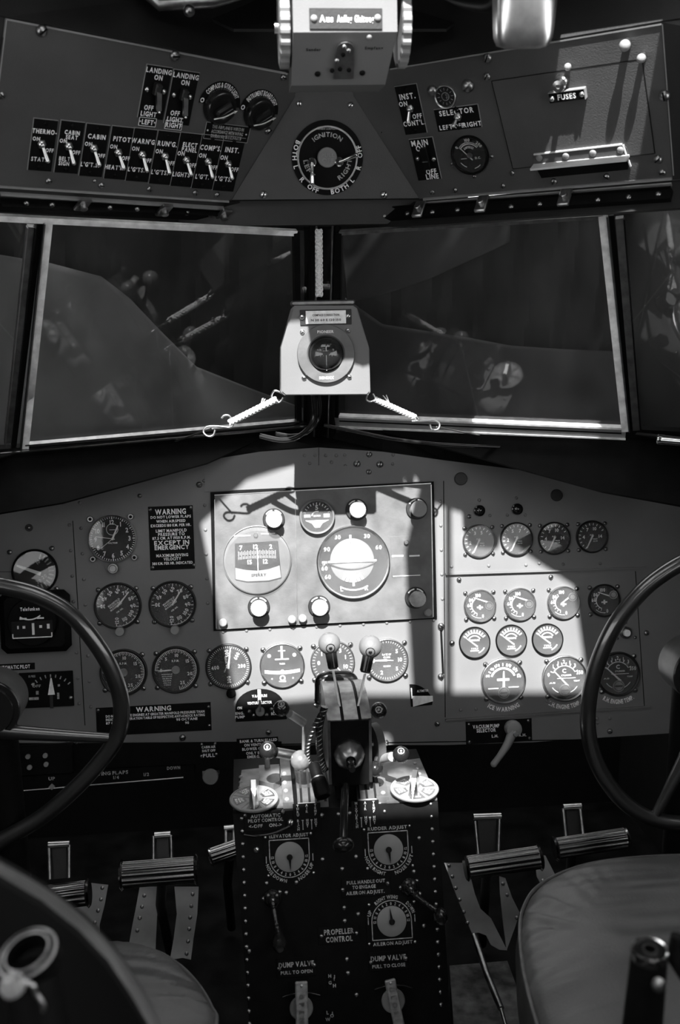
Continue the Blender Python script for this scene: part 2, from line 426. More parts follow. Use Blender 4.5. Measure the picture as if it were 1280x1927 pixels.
b = MB()
b.box((0, -2.6, .89), (2.04, .03, 1.78))
struct('wall_back', b, DARK)
# overhead lining above the panels, up to the roof
b = MB()
A = [OL.at(-60, 20), OL.at(12, 34), OL.at(560, 140)]; quadstrip(b, A, [Vector((p.x*.9, p.y+.10, 1.77)) for p in A], th=.003)
A = [OR.at(700, 135), OR.at(1247, 42), OR.at(1330, 30)]; quadstrip(b, A, [Vector((p.x*.9, p.y+.10, 1.77)) for p in A], th=.003)
struct('trim_1', b, DARK)

# windshield header: channel between the overhead panel and the window tops
hl = [OL.at(-40, 352, -.002), OL.at(433, 382, -.002), Vector((0, 1.685, 1.432))]; wl = [WL.at(-40, 398, .01), WL.at(433, 424, .01), WL.at(600, 434, .01)]
hr = [Vector((0, 1.685, 1.432)), OR.at(790, 380, -.002), OR.at(1330, 335, -.002)]; wr = [WR.at(600, 434, .01), WR.at(790, 424, .01), WR.at(1330, 386, .01)]
HSL = plane3(hl[0], hl[1], wl[0], hl[1]-hl[0]); HSR = plane3(hr[1], hr[2], wr[1], hr[2]-hr[1])
b = MB(); pxpoly(b, HSL, [(-60, 350), (433, 381), (604, 384), (604, 436), (433, 425), (-60, 398)], -.004, 0); struct('trim_2', b, DARK)
b = MB(); pxpoly(b, HSR, [(596, 384), (790, 379), (1330, 334), (1330, 388), (790, 425), (596, 436)], -.004, 0); struct('trim_3', b, DARK)
b = MB(); b.box((0, 1.712, 1.432), (.46, .04, .07)); struct('trim_14', b, DARK)
# cheeks closing the sides of the overhead
b = MB(); e0, e1 = OL.at(14, 30, -.003), OL.at(-26, 352, -.003); quadstrip(b, [e0, e1], [e0+Vector((-.5, -.30, .02)), e1+Vector((-.5, -.42, -.02))], th=.003); e0_ = e0+Vector((-.5, -.30, .02)); quadstrip(b, [e0, e0_], [e0+Vector((-.02, .14, .16)), e0_+Vector((-.02, .14, .16))], th=.003); struct('trim_10', b, DARK)
b = MB(); e0, e1 = OR.at(1245, 40, -.003), OR.at(1266, 337, -.003); quadstrip(b, [e0, e1], [e0+Vector((.5, -.30, .02)), e1+Vector((.5, -.42, -.02))], th=.003); e0_ = e0+Vector((.5, -.30, .02)); quadstrip(b, [e0, e0_], [e0+Vector((.02, .14, .16)), e0_+Vector((.02, .14, .16))], th=.003); struct('trim_11', b, DARK)
b = MB(); quadstrip(b, [OL.at(440, 60), OR.at(840, 60)], [Vector((-.3, 1.75, 1.77)), Vector((.3, 1.75, 1.77))]); struct('trim_12', b, DARK)
for nm, S_, rows, bolts, clips in (('left', HSL, [((0, 361), (420, 389)), ((0, 383), (555, 409))], [(50, 383), (98, 386), (207, 391), (258, 394), (352, 401), (397, 405), (440, 405), (481, 409), (532, 412), (545, 411)], [(155, 381), (308, 392), (420, 400)]),
                              ('right', HSR, [((800, 386), (1265, 350)), ((650, 414), (1265, 371))], [(657, 411), (672, 410), (723, 406), (767, 402), (788, 401), (814, 399), (861, 395), (962, 389), (1016, 384), (1125, 376), (1183, 371), (1239, 365)], [(790, 396), (908, 386), (1064, 374)])):
    t_ = thing('header_rail', 'dark riveted metal rail above the %s windshield pane' % nm, 'rail', T(S_.at(300 if nm == 'left' else 950, 390)))
    b = MB()
    a_, c_ = rows[0]; pxbeam(b, S_, a_, c_, 3, 0, .006)
    b.build('upper_flange', ALU, t_, True); b = MB()
    a_, c_ = rows[1]; pxbeam(b, S_, a_, c_, 20, 0, .008); pxbeam(b, S_, (a_[0], a_[1]-9), (c_[0], c_[1]-9), 2, 0, .012)
    b.build('rail_strip', BLACK, t_, True)
    for c_ in clips:
        b = MB(); M = S_.mat(*c_, h=.008); b.T = M; b.box((0, 0, .003), (.018, .03, .006), bev=.0015); b.cyl(.0055, .004, .012, bev=.001); b.build('clip', STEEL, t_, True)
    for q in bolts:
        screws(t_, [(0, 0, 0)], .0042, 'plain', STEEL, 'bolt', M=WM[t_.name].inverted() @ S_.mat(*q, h=.008))

# windows: two raked panes meeting at the centre post, and the side panes
def pane(n, pts, label=None):
    b = MB(); a = len(b.v); off = Vector((0, .004, 0))
    b.add(pts, [(0, 1, 2, 3)]); return struct('window_%d' % n, b, WINDOW)
pane(1, [LB, WB0, WT0, LT]); pane(2, [WB0, RB, RT, WT0])
SLB = Vector((LB.x-.02, LB.y-.02, LB.z)); SLT = Vector((LT.x-.02, LT.y-.02, LT.z))
WSL = plane3(SLB, SLT, Vector((-.82, 1.12, 1.0558)), (.3, .6, 0)); 
SRB = Vector((RB.x+.02, RB.y-.02, RB.z)); SRT = Vector((RT.x+.02, RT.y-.02, RT.z))
WSR = plane3(SRB, SRT, Vector((.82, 1.10, 1.0558)), (.3, -.6, 0))
pane(3, [SLB, SLT, Vector((-.70, .92, 1.3913)), Vector((-.82, 1.12, 1.0558))]); pane(4, [SRB, Vector((.82, 1.10, 1.0558)), Vector((.70, .90, 1.3913)), SRT])

b = MB()   # left windshield frame and its pale seals
pxbeam(b, WL, (90, 417), (46, 840), 14, -.004, .008, 0); pxbeam(b, WL, (82, 416), (38, 840), 2.5, 0, .011, 2)
pxbeam(b, WL, (-10, 408), (557, 437), 11, -.003, .006, 0)
pxbeam(b, WL, (76, 418), (26, 838), 10, -.004, .002, 1)
pxbeam(b, WL, (58, 424), (14, 830), 13, -.004, .007, 2); pxbeam(b, WL, (50, 424), (8, 830), 2.5, 0, .01, 3); pxbeam(b, WL, (64, 424), (22, 832), 2, 0, .01, 1)
pxbeam(b, WL, (-20, 853), (575, 803), 22, -.006, .006, 1); pxbeam(b, WL, (46, 833), (560, 789), 3, 0, .009, 2); pxbeam(b, WL, (-20, 848), (575, 797), 3, 0, .012, 2)
pxbeam(b, WL, (556, 436), (561, 792), 10, -.003, .007, 1)
struct('trim_4', b, [SEAL, BLACK, STEEL, METAL])
b = MB()
pxbeam(b, WR, (1134, 403), (1177, 808), 14, -.004, .008, 0); pxbeam(b, WR, (1143, 404), (1185, 808), 3, 0, .01, 2)
pxbeam(b, WR, (640, 437), (1140, 406), 7, -.003, .006, 2)
pxbeam(b, WR, (1151, 405), (1190, 808), 9, -.004, .002, 1)
pxbeam(b, WR, (1166, 408), (1198, 806), 14, -.004, .007, 2); pxbeam(b, WR, (1175, 408), (1206, 806), 2.5, 0, .01, 1)
pxbeam(b, WR, (632, 792), (1178, 815), 26, -.006, .005, 4); pxbeam(b, WR, (640, 779), (1170, 801), 4, 0, .010, 0); pxbeam(b, WR, (640, 789), (1170, 812), 2, 0, .0065, 1); pxbeam(b, WR, (640, 800), (1178, 823), 4, 0, .008, 0)
pxbeam(b, WR, (1178, 812), (1300, 818), 22, -.006, .006, 1)
pxbeam(b, WR, (640, 436), (634, 782), 9, -.003, .007, 1)
struct('trim_5', b, [SEAL, BLACK, STEEL, METAL, ALU])
# centre post
b = MB(); d = (WT0-WB0).normalized()
for dx, r_, mi in ((-.019, .005, 0), (.021, .0045, 0), (-.012, .002, 1), (.014, .002, 1)):
    b.tube([WB0+Vector((dx, -.012, -.03)), WT0+Vector((dx, -.012, .01))], r_, mi)
a_ = WB0+Vector((0, .004, -.03)); c_ = WT0+Vector((0, .004, .02))
b.add([a_+Vector((-.03, 0, 0)), a_+Vector((.03, 0, 0)), c_+Vector((.03, 0, 0)), c_+Vector((-.03, 0, 0)), a_+Vector((-.03, .02, 0)), a_+Vector((.03, .02, 0)), c_+Vector((.03, .02, 0)), c_+Vector((-.03, .02, 0))], [(0, 1, 2, 3), (4, 7, 6, 5), (0, 4, 5, 1), (2, 6, 7, 3), (0, 3, 7, 4), (1, 5, 6, 2)], 0)
struct('trim_6', b, [BLACK, STEEL])

# cowl between the windshield sill and the top edge of the instrument panel
ARCH = [(-60, 965), (130, 915), (390, 866), (490, 850), (600, 842), (720, 850), (835, 866), (1100, 900), (1340, 935)]
sill = [WL.at(-60, 868, .004), WL.at(130, 851, .004), WL.at(390, 829, .004), WL.at(490, 820, .004), Vector((0, 1.915, 1.035)), WR.at(720, 806, .004), WR.at(835, 811, .004), WR.at(1100, 822, .004), WR.at(1340, 832, .004)]
b = MB(); quadstrip(b, sill, [PM.at(*p) for p in ARCH], th=.003); struct('trim_7', b, BLACK)
lip_l = [(WL.at(x, y, .004), l_) for x, y, l_ in ((-60, 866, .10), (130, 849, .09), (390, 827, .045), (490, 818, .008))]  # cowl lips drawn out and down to darken the panel's upper sides
lip_r = [(WR.at(x, y, .004), l_) for x, y, l_ in ((720, 806, .008), (835, 811, .035), (1100, 822, .10), (1340, 832, .13))]
b = MB()
for L_ in (lip_l, lip_r): quadstrip(b, [p for p, l_ in L_], [p+Vector((0, -l_, -.8*l_)) for p, l_ in L_], th=.004)
struct('trim_13', b, BLACK)
# side sills
b = MB(); quadstrip(b, [LB+Vector((-.01, .0, -.01)), Vector((-.84, 1.12, 1.045)), Vector((-.88, .2, 1.045))], [Vector((-.84, 1.9, .98)), Vector((-.90, 1.12, .99)), Vector((-.97, .2, .99))]); struct('trim_8', b, DARK)
b = MB(); quadstrip(b, [RB+Vector((.01, .0, -.01)), Vector((.84, 1.12, 1.045)), Vector((.88, .2, 1.045))], [Vector((.84, 1.9, .98)), Vector((.90, 1.12, .99)), Vector((.97, .2, .99))]); struct('trim_9', b, DARK)

# canvas cover drawn over the nose, seen through the panes
def cloth(mb, top, bot, Y0, Y1, waves, n=60, m=26, amp=.012):
    """sheet between two picture polylines hung at depth Y"""
    def samp(L, t):
        t *= (len(L)-1); i = min(int(t), len(L)-2); f = t-i
        return (L[i][0]*(1-f)+L[i+1][0]*f, L[i][1]*(1-f)+L[i+1][1]*f)
    vs_ = []; fs = []
    for i in range(n+1):
        a = samp(top, i/n); c = samp(bot, i/n)
        for j in range(m+1):
            f = j/m; x = a[0]*(1-f)+c[0]*f; y = a[1]*(1-f)+c[1]*f
            Y = Y0+(Y1-Y0)*f
            Y += amp*sum(w_*math.sin(kx*x/100+ky*y/100+ph) for w_, kx, ky, ph in waves)
            vs_.append(aty(x, y, Y))
    for i in range(n):
        for j in range(m):
            a = i*(m+1)+j; fs.append((a, a+1, a+m+2, a+m+1))
    mb.add(vs_, fs, 0, True)
b = MB()
cloth(b, [(-60, 330), (300, 360), (640, 400), (1000, 360), (1290, 330)], [(-60, 900), (300, 870), (640, 840), (1000, 860), (1290, 880)], 2.06, 2.16,
      [(1, 2.9, .7, 0), (.7, 5.3, -1.1, 1), (.4, 9, 1.7, 2), (.25, 17, 2.5, .5)], n=150, m=40, amp=.016)
for sg, Lp in ((-1, LB), (1, RB)):
    vs_ = []; fs = []; n = 30
    for i in range(n+1):
        f = i/n; x = sg*(.66+.38*f**.7+.006*math.sin(i*1.3)); y = 2.10-1.09*f+.006*math.sin(i*.9)
        for z in (.75, 1.1, 1.3, 1.72): vs_.append((x-sg*.10*(z-.8)+.004*math.sin(z*9+i), y, z))
    for i in range(n):
        for j in range(3): a = i*4+j; fs.append((a, a+1, a+5, a+4))
    b.add(vs_, fs, 0, True)
cv = b.build('canvas_cover', CLOTH); tag(cv, 'grey canvas cover hanging outside both windshield panes', 'cover')
md = cv.modifiers.new('thickness', 'SOLIDIFY'); md.thickness = .002
b = MB()
cloth(b, [(-60, 470), (95, 495), (190, 520), (245, 562), (300, 620), (370, 690), (470, 730), (590, 775)], [(-60, 900), (60, 895), (150, 890), (240, 885), (330, 880), (420, 870), (500, 860), (590, 850)], 1.99, 1.96,
      [(1, 1.6, 1.3, 0), (.6, 3.9, -2.4, 2), (.3, 8, 3, 1)], n=70, m=30, amp=.010)
f1 = b.build('canvas_flap', CLOTH2); tag(f1, 'folded canvas flap with a diagonal edge behind the left windshield pane', 'cover', 'canvas flaps')
b = MB()
cloth(b, [(650, 560), (720, 610), (800, 622), (880, 635), (960, 650), (1060, 657), (1190, 662)], [(650, 850), (720, 850), (800, 850), (880, 850), (960, 850), (1060, 850), (1190, 850)], 2.0, 1.97,
      [(1, 1.9, .6, 0), (.5, 4.2, 2, 2), (.3, 9, 1, 1)], n=70, m=30, amp=.008)
f2 = b.build('canvas_flap', CLOTH3); tag(f2, 'canvas flap with a dark seam edge behind the right windshield pane', 'cover', 'canvas flaps')
b = MB()
cloth(b, [(640, 420), (720, 425), (800, 430), (900, 425), (960, 420)], [(655, 570), (700, 560), (750, 545), (820, 520), (960, 455)], 1.98, 1.98,
      [(1, 4.5, 3.6, 0), (.6, 8, 6, 2)], n=50, m=24, amp=.008)
f3 = b.build('canvas_flap', CLOTH3); tag(f3, 'gathered canvas fold at the upper corner of the right windshield pane by the centre post', 'cover', 'canvas flaps')
for f_ in (f1, f2, f3):
    md = f_.modifiers.new('thickness', 'SOLIDIFY'); md.thickness = .002

# ---------------------------------------------------------------- main instrument panel
panel = thing('instrument_panel', 'grey painted riveted main instrument panel spanning the cockpit below the windshield', 'instrument panel', T(PM.at(620, 1100)))
b = MB()
edge = ARCH+[(1340, 1375), (1100, 1390), (1000, 1397), (840, 1402), (430, 1402), (150, 1398), (-60, 1405)]
pxpoly(b, PM, edge, -.006, 0); b.build('panel_sheet', PAINT, panel, True)
b = MB()
pxpoly(b, PM, [(-60, 1398), (150, 1398), (530, 1395), (530, 1440), (360, 1452), (-60, 1474)], -.004, .002); b.build('lower_black_strip', BLACK, panel, True)
b = MB()
pxpoly(b, PM, [(386, 893), (470, 880), (600, 876), (720, 878), (834, 890), (836, 905), (815, 905), (385, 925)], 0, .0025); b.build('arched_strip', PAINT, panel, True)
b = MB()
for a_, c_, w_ in (((137, 980), (160, 1365), 1.6), ((835, 905), (838, 1350), 1.6), ((1196, 1075), (1213, 1330), 1.4), ((0, 1076), (100, 1076), 1), ((430, 1402), (1100, 1392), 2), ((600, 842), (600, 876), 1)):
    pxbeam(b, PM, a_, c_, w_, -.001, .0004)
b.build('seam', BLACK, panel, True)
b = MB(); pxbeam(b, PM, (838, 1080), (1215, 1068), 3, 0, .006); b.build('hinge_flange', [PAINT], panel, True)
b = MB(); pxbeam(b, PM, (838, 1354), (1222, 1329), 2.5, 0, .006); b.build('hinge_flange', [PAINT], panel, True)
b = MB(); pxbeam(b, PM, (830, 1185), (834, 1268), 4, -.001, .0006); b.build('slot', BLACK, panel, True)
rv = []
for y in range(940, 1360, 48): rv += [(128+(y-940)*.055, y), (150+(y-940)*.055, y+6)]
for y in range(905, 1180, 46): rv += [(384+(y-905)*.03, y), (828+(y-905)*.02, y-8)]
for x in range(420, 820, 44): rv += [(x, 1190-(x-403)*.055)]
for x in range(573, 640, 20): rv.append((x, 857))
rv += [(583, 872), (624, 870), (649, 856), (650, 877), (740, 856), (739, 873), (738, 888), (818, 893), (410, 908), (583, 890), (656, 888)]
for x in range(850, 1200, 70): rv.append((x, 1066-(x-850)*.02))
rv += [(867, 1336), (896, 1334), (1034, 1322), (1124, 1352), (1148, 1352), (1124, 1360), (1015, 1015+45), (1180, 1250), (1200, 1290), (902, 941), (972, 937), (922, 970), (955, 969), (989, 969), (1030, 1320)]
rv = rv[:96]
MI = WM[panel.name].inverted()
for q in rv: screws(panel, [(0, 0, 0)], .0031, 'plain', PAINT, 'rivet', M=MI @ PM.mat(*q))
for q, r_ in (((375, 912), .0055), ((263, 933), .004), ((672, 873), .0065), ((695, 855), .0055), ((715, 874), .0065), ((694, 888), .0055), ((883, 972), .004), ((864, 1091), .0045), ((1037, 1086), .0045), ((851, 1210), .005), ((830, 1180), .006), ((830, 1273), .006), ((823, 1362), .005), ((344, 1388), .006), ((505, 1378), .005), ((1217, 1191), .005), ((830, 1178), .006), ((1148, 1376), .005)):
    screws(panel, [(0, 0, 0)], r_, 'slot', STEEL, 'screw', M=MI @ PM.mat(*q, h=.001))
for q, r_ in (((867, 901), 12), ((1047, 932), 11)):
    b = MB(); b.T = PM.mat(*q); k = PM.k(*q); b.cyl(r_*k, 0, .004, bev=.001); b.build('blanking_plug', DARK, panel, True)

# ---------------------------------------------------------------- overhead switch panels
ovl = thing('overhead_switch_panel', 'dark grey overhead panel on the left carrying two rows of toggle switches', 'panel', T(OL.at(250, 200)))
b = MB(); pxpoly(b, OL, [(12, 37), (545, 139), (580, 181), (470, 379), (432, 377), (-30, 347), (-5, 150)], -.004, 0); b.build('panel_plate', OPAINT, ovl, True)
b = MB(); pxbeam(b, OL, (12, 36), (540, 139), 2.5, -.006, .0015); pxbeam(b, OL, (12, 36), (-6, 190), 2, -.006, .001); pxbeam(b, OL, (-30, 349), (430, 379), 3.5, -.004, .002); b.build('edge_lip', ALU, ovl, True)
ovr = thing('overhead_switch_panel', 'dark grey overhead panel on the right carrying the FUSES door and ammeter', 'panel', T(OR.at(1000, 220)))
b = MB(); pxpoly(b, OR, [(700, 135), (1246, 46), (1267, 334), (792, 374), (750, 377), (640, 181)], -.004, 0); b.build('panel_plate', OPAINT, ovr, True)
b = MB(); pxbeam(b, OR, (735, 130), (1246, 45), 2.5, -.006, .0015); pxbeam(b, OR, (1247, 45), (1268, 330), 2, -.006, .001); pxbeam(b, OR, (798, 374), (1265, 335), 4, -.004, .004); b.build('edge_lip', ALU, ovr, True)
ovc = thing('overhead_ignition_panel', 'triangular dark overhead panel plate behind the ignition switch dial', 'panel', T(OC.at(612, 300)))
b = MB(); pxpoly(b, OC, [(535, 135), (690, 135), (665, 180), (789, 374), (436, 377), (556, 181)], -.003, .001); b.build('panel_plate', OPAINT, ovc, True)
b = MB(); pxbeam(b, OC, (436, 377), (789, 374), 2, -.003, .0015); b.build('edge_lip', BLACK, ovc, True)
MI = WM[ovl.name].inverted()
for q, r_ in (((78, 57), .0075), ((328, 104), .0072), ((533, 145), .005), ((91, 340), .0045), ((190, 348), .0045), ((281, 355), .0045), ((367, 362), .0045), ((408, 366), .0045), ((2, 178), .005), ((504, 246), .006), ((178, 340), .003)):
    screws(ovl, [(0, 0, .001)], r_, 'slot', STEEL, 'screw', M=MI @ OL.mat(*q))
MI = WM[ovc.name].inverted()
for q, r_ in (((496, 366), .0062), ((723, 366), .0062), ((563, 195), .005), ((660, 198), .005), ((720, 247), .005)):
    screws(ovc, [(0, 0, .001)], r_, 'slot', METAL, 'screw', M=MI @ OC.mat(*q))
MI = WM[ovr.name].inverted()
for q, r_ in (((918, 108), .0065), ((917, 143), .0055), ((1251, 179), .0075), ((1239, 299), .006), ((1247, 324), .005), ((1142, 332), .005), ((1043, 341), .005), ((964, 325), .004), ((947, 349), .004), ((857, 357), .004), ((814, 361), .004), ((881, 161), .0095), ((814, 170), .008)):
    screws(ovr, [(0, 0, .001)], r_, 'slot' if r_ < .0078 else 'plain', STEEL, 'screw', M=MI @ OR.mat(*q))

# ---------------------------------------------------------------- overhead: switches
Z1 = .0012   # thickness of a placard
def toggle(S_, c, size, texts, pivot, tip, label, group, tone=WHITE, corner=(1, 0, 0)):
    k = S_.k(*c); M = S_.mat(*c); t_ = thing('toggle_switch', label, 'switch', M, group)
    w_, h_ = size[0]*k, size[1]*k
    b = MB(); b.box((0, 0, Z1/2+.0002), (w_, h_, Z1), 0, bev=.0004)
    L = Vector(S_.loc(*c))
    for (s_, px, py, cap, sx) in texts:
        b.text(s_, *(px*w_, py*h_), cap*k, Z1+.0006, 1, sx=sx, sp=.08)
    b.build('placard', [BLACK, tone], t_)
    e = MB()
    e.box((0, h_/2, Z1/2), (w_, .0007, Z1+.0012))
    e.box((corner[0]*-w_/2, 0, Z1/2), (.0007, h_, Z1+.0012))
    e.build('bright_edge', ALU, t_)
    P = Vector(S_.loc(*pivot))-L; Q = Vector(S_.loc(*tip, h=.014))-L
    b = MB(); b.cyl(.0062, Z1, .0042, bev=.0006, n=6, c=(P.x, P.y, 0)); b.cyl(.0045, .004, .0065, bev=.001, c=(P.x, P.y, 0)); b.build('nut', METAL, t_)
    b = MB(); b.rod((P.x, P.y, .004), (Q.x, Q.y, .014), .0018, r1=.0030, n=14); b.sphere((Q.x, Q.y, .014), .0031, n=14, m=8); b.sphere((P.x, P.y, .0065), .0034, n=14, m=8); b.build('lever', METAL, t_)
    screws(t_, [(0, h_*.42, Z1), (-.02*w_, -h_*.42, Z1)], .0032, 'slot', BLACK)
    return t_
row = [((79.7, 273), ['THERMO-'], ['STAT.'], (77, 270), (90, 303), 'toggle switch marked THERMO, leftmost in the lower overhead row'),
       ((130, 277), ['CABIN', 'SEAT'], ['BELT', 'SIGN'], (128, 274), (139, 307), 'toggle switch marked CABIN SEAT BELT SIGN on the left overhead panel'),
       ((177, 283), ['CABIN'], ["L'G'T.S."], (175, 278), (187, 310), 'toggle switch marked CABIN between the seat belt and PITOT switches'),
       ((224, 288), ['PITOT'], ["HEAT'R."], (221, 286), (233, 316), 'toggle switch marked PITOT heater on the left overhead panel'),
       ((265, 292), ["WARN'G."], ["L'G'TS."], (266, 290), (277, 321), "toggle switch marked WARN'G on the left overhead panel"),
       ((309, 297), ["RUN'G."], ["L'G'TS."], (309, 293), (319, 325), "toggle switch marked RUN'G lights on the left overhead panel"),
       ((350, 301), ['ELECT', 'PANEL'], ['LIGHTS'], (349, 300), (360, 328), 'toggle switch marked ELECT PANEL LIGHTS on the left overhead panel'),
       ((390, 305), ["COMP'S."], ["L'G'T."], (390, 303), (400, 333), "toggle switch marked COMP'S, second from the right end of the row"),
       ((430, 309), ['INST.'], ["L'G'TS."], (428, 307), (437, 335), 'toggle switch marked INST. at the right end of the lower overhead row')]
for i, (c, tp, bt, pv, tipp, lab) in enumerate(row):
    tx = []
    if len(tp) == 1: tx.append((tp[0], 0, .27, 8, .8 if len(tp[0]) > 6 else .85))
    else: tx += [(tp[0], .02, .29, 7.2, .8), (tp[1], .03, .20, 7.2, .8)]
    tx += [('ON', -.30, .12, 6.8, .85), ('OFF', .30, -.08, 6.8, .8)]
    if len(bt) == 1: tx.append((bt[0], -.10, -.27, 7.5, .8))
    else: tx += [(bt[0], -.14, -.22, 7.2, .8), (bt[1], -.14, -.31, 7.2, .8)]
    toggle(OL, c, (46-i*.6, 94-i*.7), tx, pv, tipp, lab, 'toggle switches in the lower overhead row', corner=(1, 0, 0))
toggle(OR, (774, 206), (42, 84), [('INST.', -.02, .28, 9.5, .8), ('ON', -.28, .14, 8, .85), ('OFF', .22, -.14, 8, .8), ("CONT'L.", .02, -.27, 8.5, .75)], (773, 203), (768, 230), 'upright toggle switch marked INST. ON OFF beside the ignition plate', 'switches on the right overhead panel', corner=(-1, 0, 0))
toggle(OR, (862, 222), (84, 40), [('SELECTOR', 0, .30, 9, .9), ('LEFT', -.30, -.32, 8, .9), ('OFF', .0, -.32, 8, .8), ('RIGHT', .3, -.32, 8, .9)], (863, 219), (853, 237), 'wide toggle switch plate marked SELECTOR LEFT OFF RIGHT', 'switches on the right overhead panel', corner=(-1, 0, 0))

def rocker(S_, c, size, texts, clip, label, group, screwsp, corner=1):
    k = S_.k(*c); t_ = thing('landing_light_switch' if 'LANDING' in label else 'main_switch', label, 'switch', S_.mat(*c), group)
    w_, h_ = size[0]*k, size[1]*k; b = MB(); b.box((0, 0, Z1/2+.0002), (w_, h_, Z1), bev=.0004)
    for (s_, px, py, cap, sx) in texts: b.text(s_, px*w_, py*h_, cap*k, Z1+.0006, 1, sx=sx, sp=.05)
    b.build('placard', [BLACK, WHITE], t_)
    e = MB(); e.box((0, h_/2, Z1/2), (w_, .0007, Z1+.0012)); e.box((-corner*w_/2, 0, Z1/2), (.0007, h_, Z1+.0012)); e.build('bright_edge', ALU, t_)
    b = MB()
    if clip:
        b.box((0, .006, .005), (.009, .016, .010), bev=.001); b.box((.001, .011, .010), (.008, .003, .002), bev=.0005); b.build('housing', DARK, t_)
        b = MB(); b.poly([(-.004, .004), (.004, .003), (.0085, -.020), (.003, -.022)], .008, .013); b.build('rocker', STEEL, t_)
        b = MB(); b.sphere((.006, -.0225, .012), .0022, n=12, m=8); b.build('rocker_tip', CHROME, t_)
    else:
        b.box((.003, .002, .0045), (.012, .034, .008), bev=.001); b.build('housing', BLACK, t_)
        b = MB(); b.box((.003, -.001, .0095), (.009, .0012, .002)); b.build('rocker', METAL, t_)
    screws(t_, screwsp, .0036, 'plain', METAL)
for c, side in (((291, 174), 'left'), ((341, 184), 'right')):
    rocker(OL, c, (49, 88), [('LANDING', .0, .41, 8, .85), ('ON', .02, .29, 8, .85), ('OFF', -.14, -.29, 8, .8), ('LIGHT', -.1, -.41, 8, .85)], True,
           'LANDING light rocker switch above the %s small plate' % side.upper(), 'landing light rocker switches', [(-.013, .003, Z1), (.013, .003, Z1)])
rocker(OR, (801, 299), (45, 74), [('MAIN', -.08, .40, 9.5, .85), ('ON', -.08, .27, 9.5, .85), ('OFF', .14, -.30, 9, .8), ('LINE', .14, -.42, 9, .85)], False,
       'black MAIN ON OFF LINE switch plate low on the right overhead panel', None, [(-.012, .002, Z1), (.014, -.001, Z1)], corner=-1)
for c, s_ in (((277, 229), 'LEFT'), ((326, 235), 'RIGHT')):
    k = OL.k(*c); t_ = thing('name_plate', 'tiny framed plate reading %s under a landing light switch' % s_, 'plate', OL.mat(*c), 'tiny plates under the landing light switches')
    b = MB(); w_, h_ = 32*k, 14*k; b.box((0, 0, .0006), (w_, h_, .001)); b.text(s_, 0, 0, 8*k, .0016, 1, sx=.85)
    for q in ((0, h_/2, w_, .0005), (0, -h_/2, w_, .0005), (w_/2, 0, .0005, h_), (-w_/2, 0, .0005, h_)): b.box((q[0], q[1], .0012), (q[2], q[3], .0006), 1)
    b.build('plate', [BLACK, WHITE], t_); screws(t_, [(-w_*.42, 0, .001), (w_*.42, 0, .001)], .0012, 'plain', METAL)

# rheostat knobs with arched captions
for c, r_, s_, lab in (((412, 199), 29, 'COMPASS & GYRO LIGHT', 'large round rheostat knob under an arched COMPASS light caption'), ((486, 212), 27, 'INSTRUMENT BOARD LIGHT', 'large round rheostat knob under an arched INSTRUMENT light caption')):
    k = OL.k(*c); r_ = r_*k; t_ = thing('rheostat_knob', lab, 'knob', OL.mat(*c), 'rheostat knobs on the overhead panel')
    b = MB(); b.ring(r_*.98, r_*1.36, .0012, 0, a0=-88, a1=88); b.arctext(s_, r_*1.16, 2, 7.5*k, .0018, 1, span=120)
    b.arctext('O', r_*1.2, -80, 7*k, .0018, 1); b.build('caption_plate', [BLACK, WHITE], t_)
    b = MB(); b.lathe([(r_, 0), (r_, .004), (r_*.93, .010), (r_*.86, .0125), (r_*.70, .0135), (r_*.55, .012), (0, .012)], n=48, flute=None); b.build('knob_body', BLACKG, t_)
    b = MB(); q = r_*.62; b.T = Matrix.Rotation(R(35), 4, 'Z')
    b.box((0, 0, .0165), (q*1.9, q*.62, .011), bev=.003); b.build('grip_bar', BLACKG, t_)
    b = MB(); a = Vector((-q*.75, -q*1.0, .0135)); e = Vector((q*1.15, -q*.15, .0145)); b.tube(catmull([a, (a+e)/2+Vector((.0015, -.0015, .0)), e], 6), .0009); b.lathe([(.0022, 0), (0, .006)], n=8, c=e, axis=(e-a)); b.build('pointer_line', WHITE, t_)

c = (427, 249); k = OL.k(*c); t_ = thing('data_plate', 'small framed data plate of faint lines under the rheostat knobs', 'plate', OL.mat(*c))
b = MB(); w_, h_ = 84*k, 26*k; b.box((0, 0, .0006), (w_, h_, .001))
for q in ((0, h_/2, w_, .0008), (0, -h_/2, w_, .0008), (w_/2, 0, .0008, h_), (-w_/2, 0, .0008, h_)): b.box((q[0], q[1], .0012), (q[2], q[3], .0008), 2)
b.fit('THIS AIRPLANE IS WIRED IN', 0, h_*.28, w_*.72, 5.2*k, .0016, 1); b.fit('ACCORDANCE WITH WIRING', 0, 0, w_*.72, 5.2*k, .0016, 1)
b.fit('DIAGRAM NO.', -w_*.2, -h_*.28, w_*.3, 5.2*k, .0016, 1); b.box((w_*.16, -h_*.28, .0013), (w_*.36, h_*.22, .0008), 2); b.fit('5042716', w_*.16, -h_*.28, w_*.3, 4.6*k, .0022, 0)
b.build('plate', [BLACK, DIMW, ALU], t_); screws(t_, [(-w_*.44, 0, .001), (w_*.44, 0, .001)], .0016, 'plain', METAL)

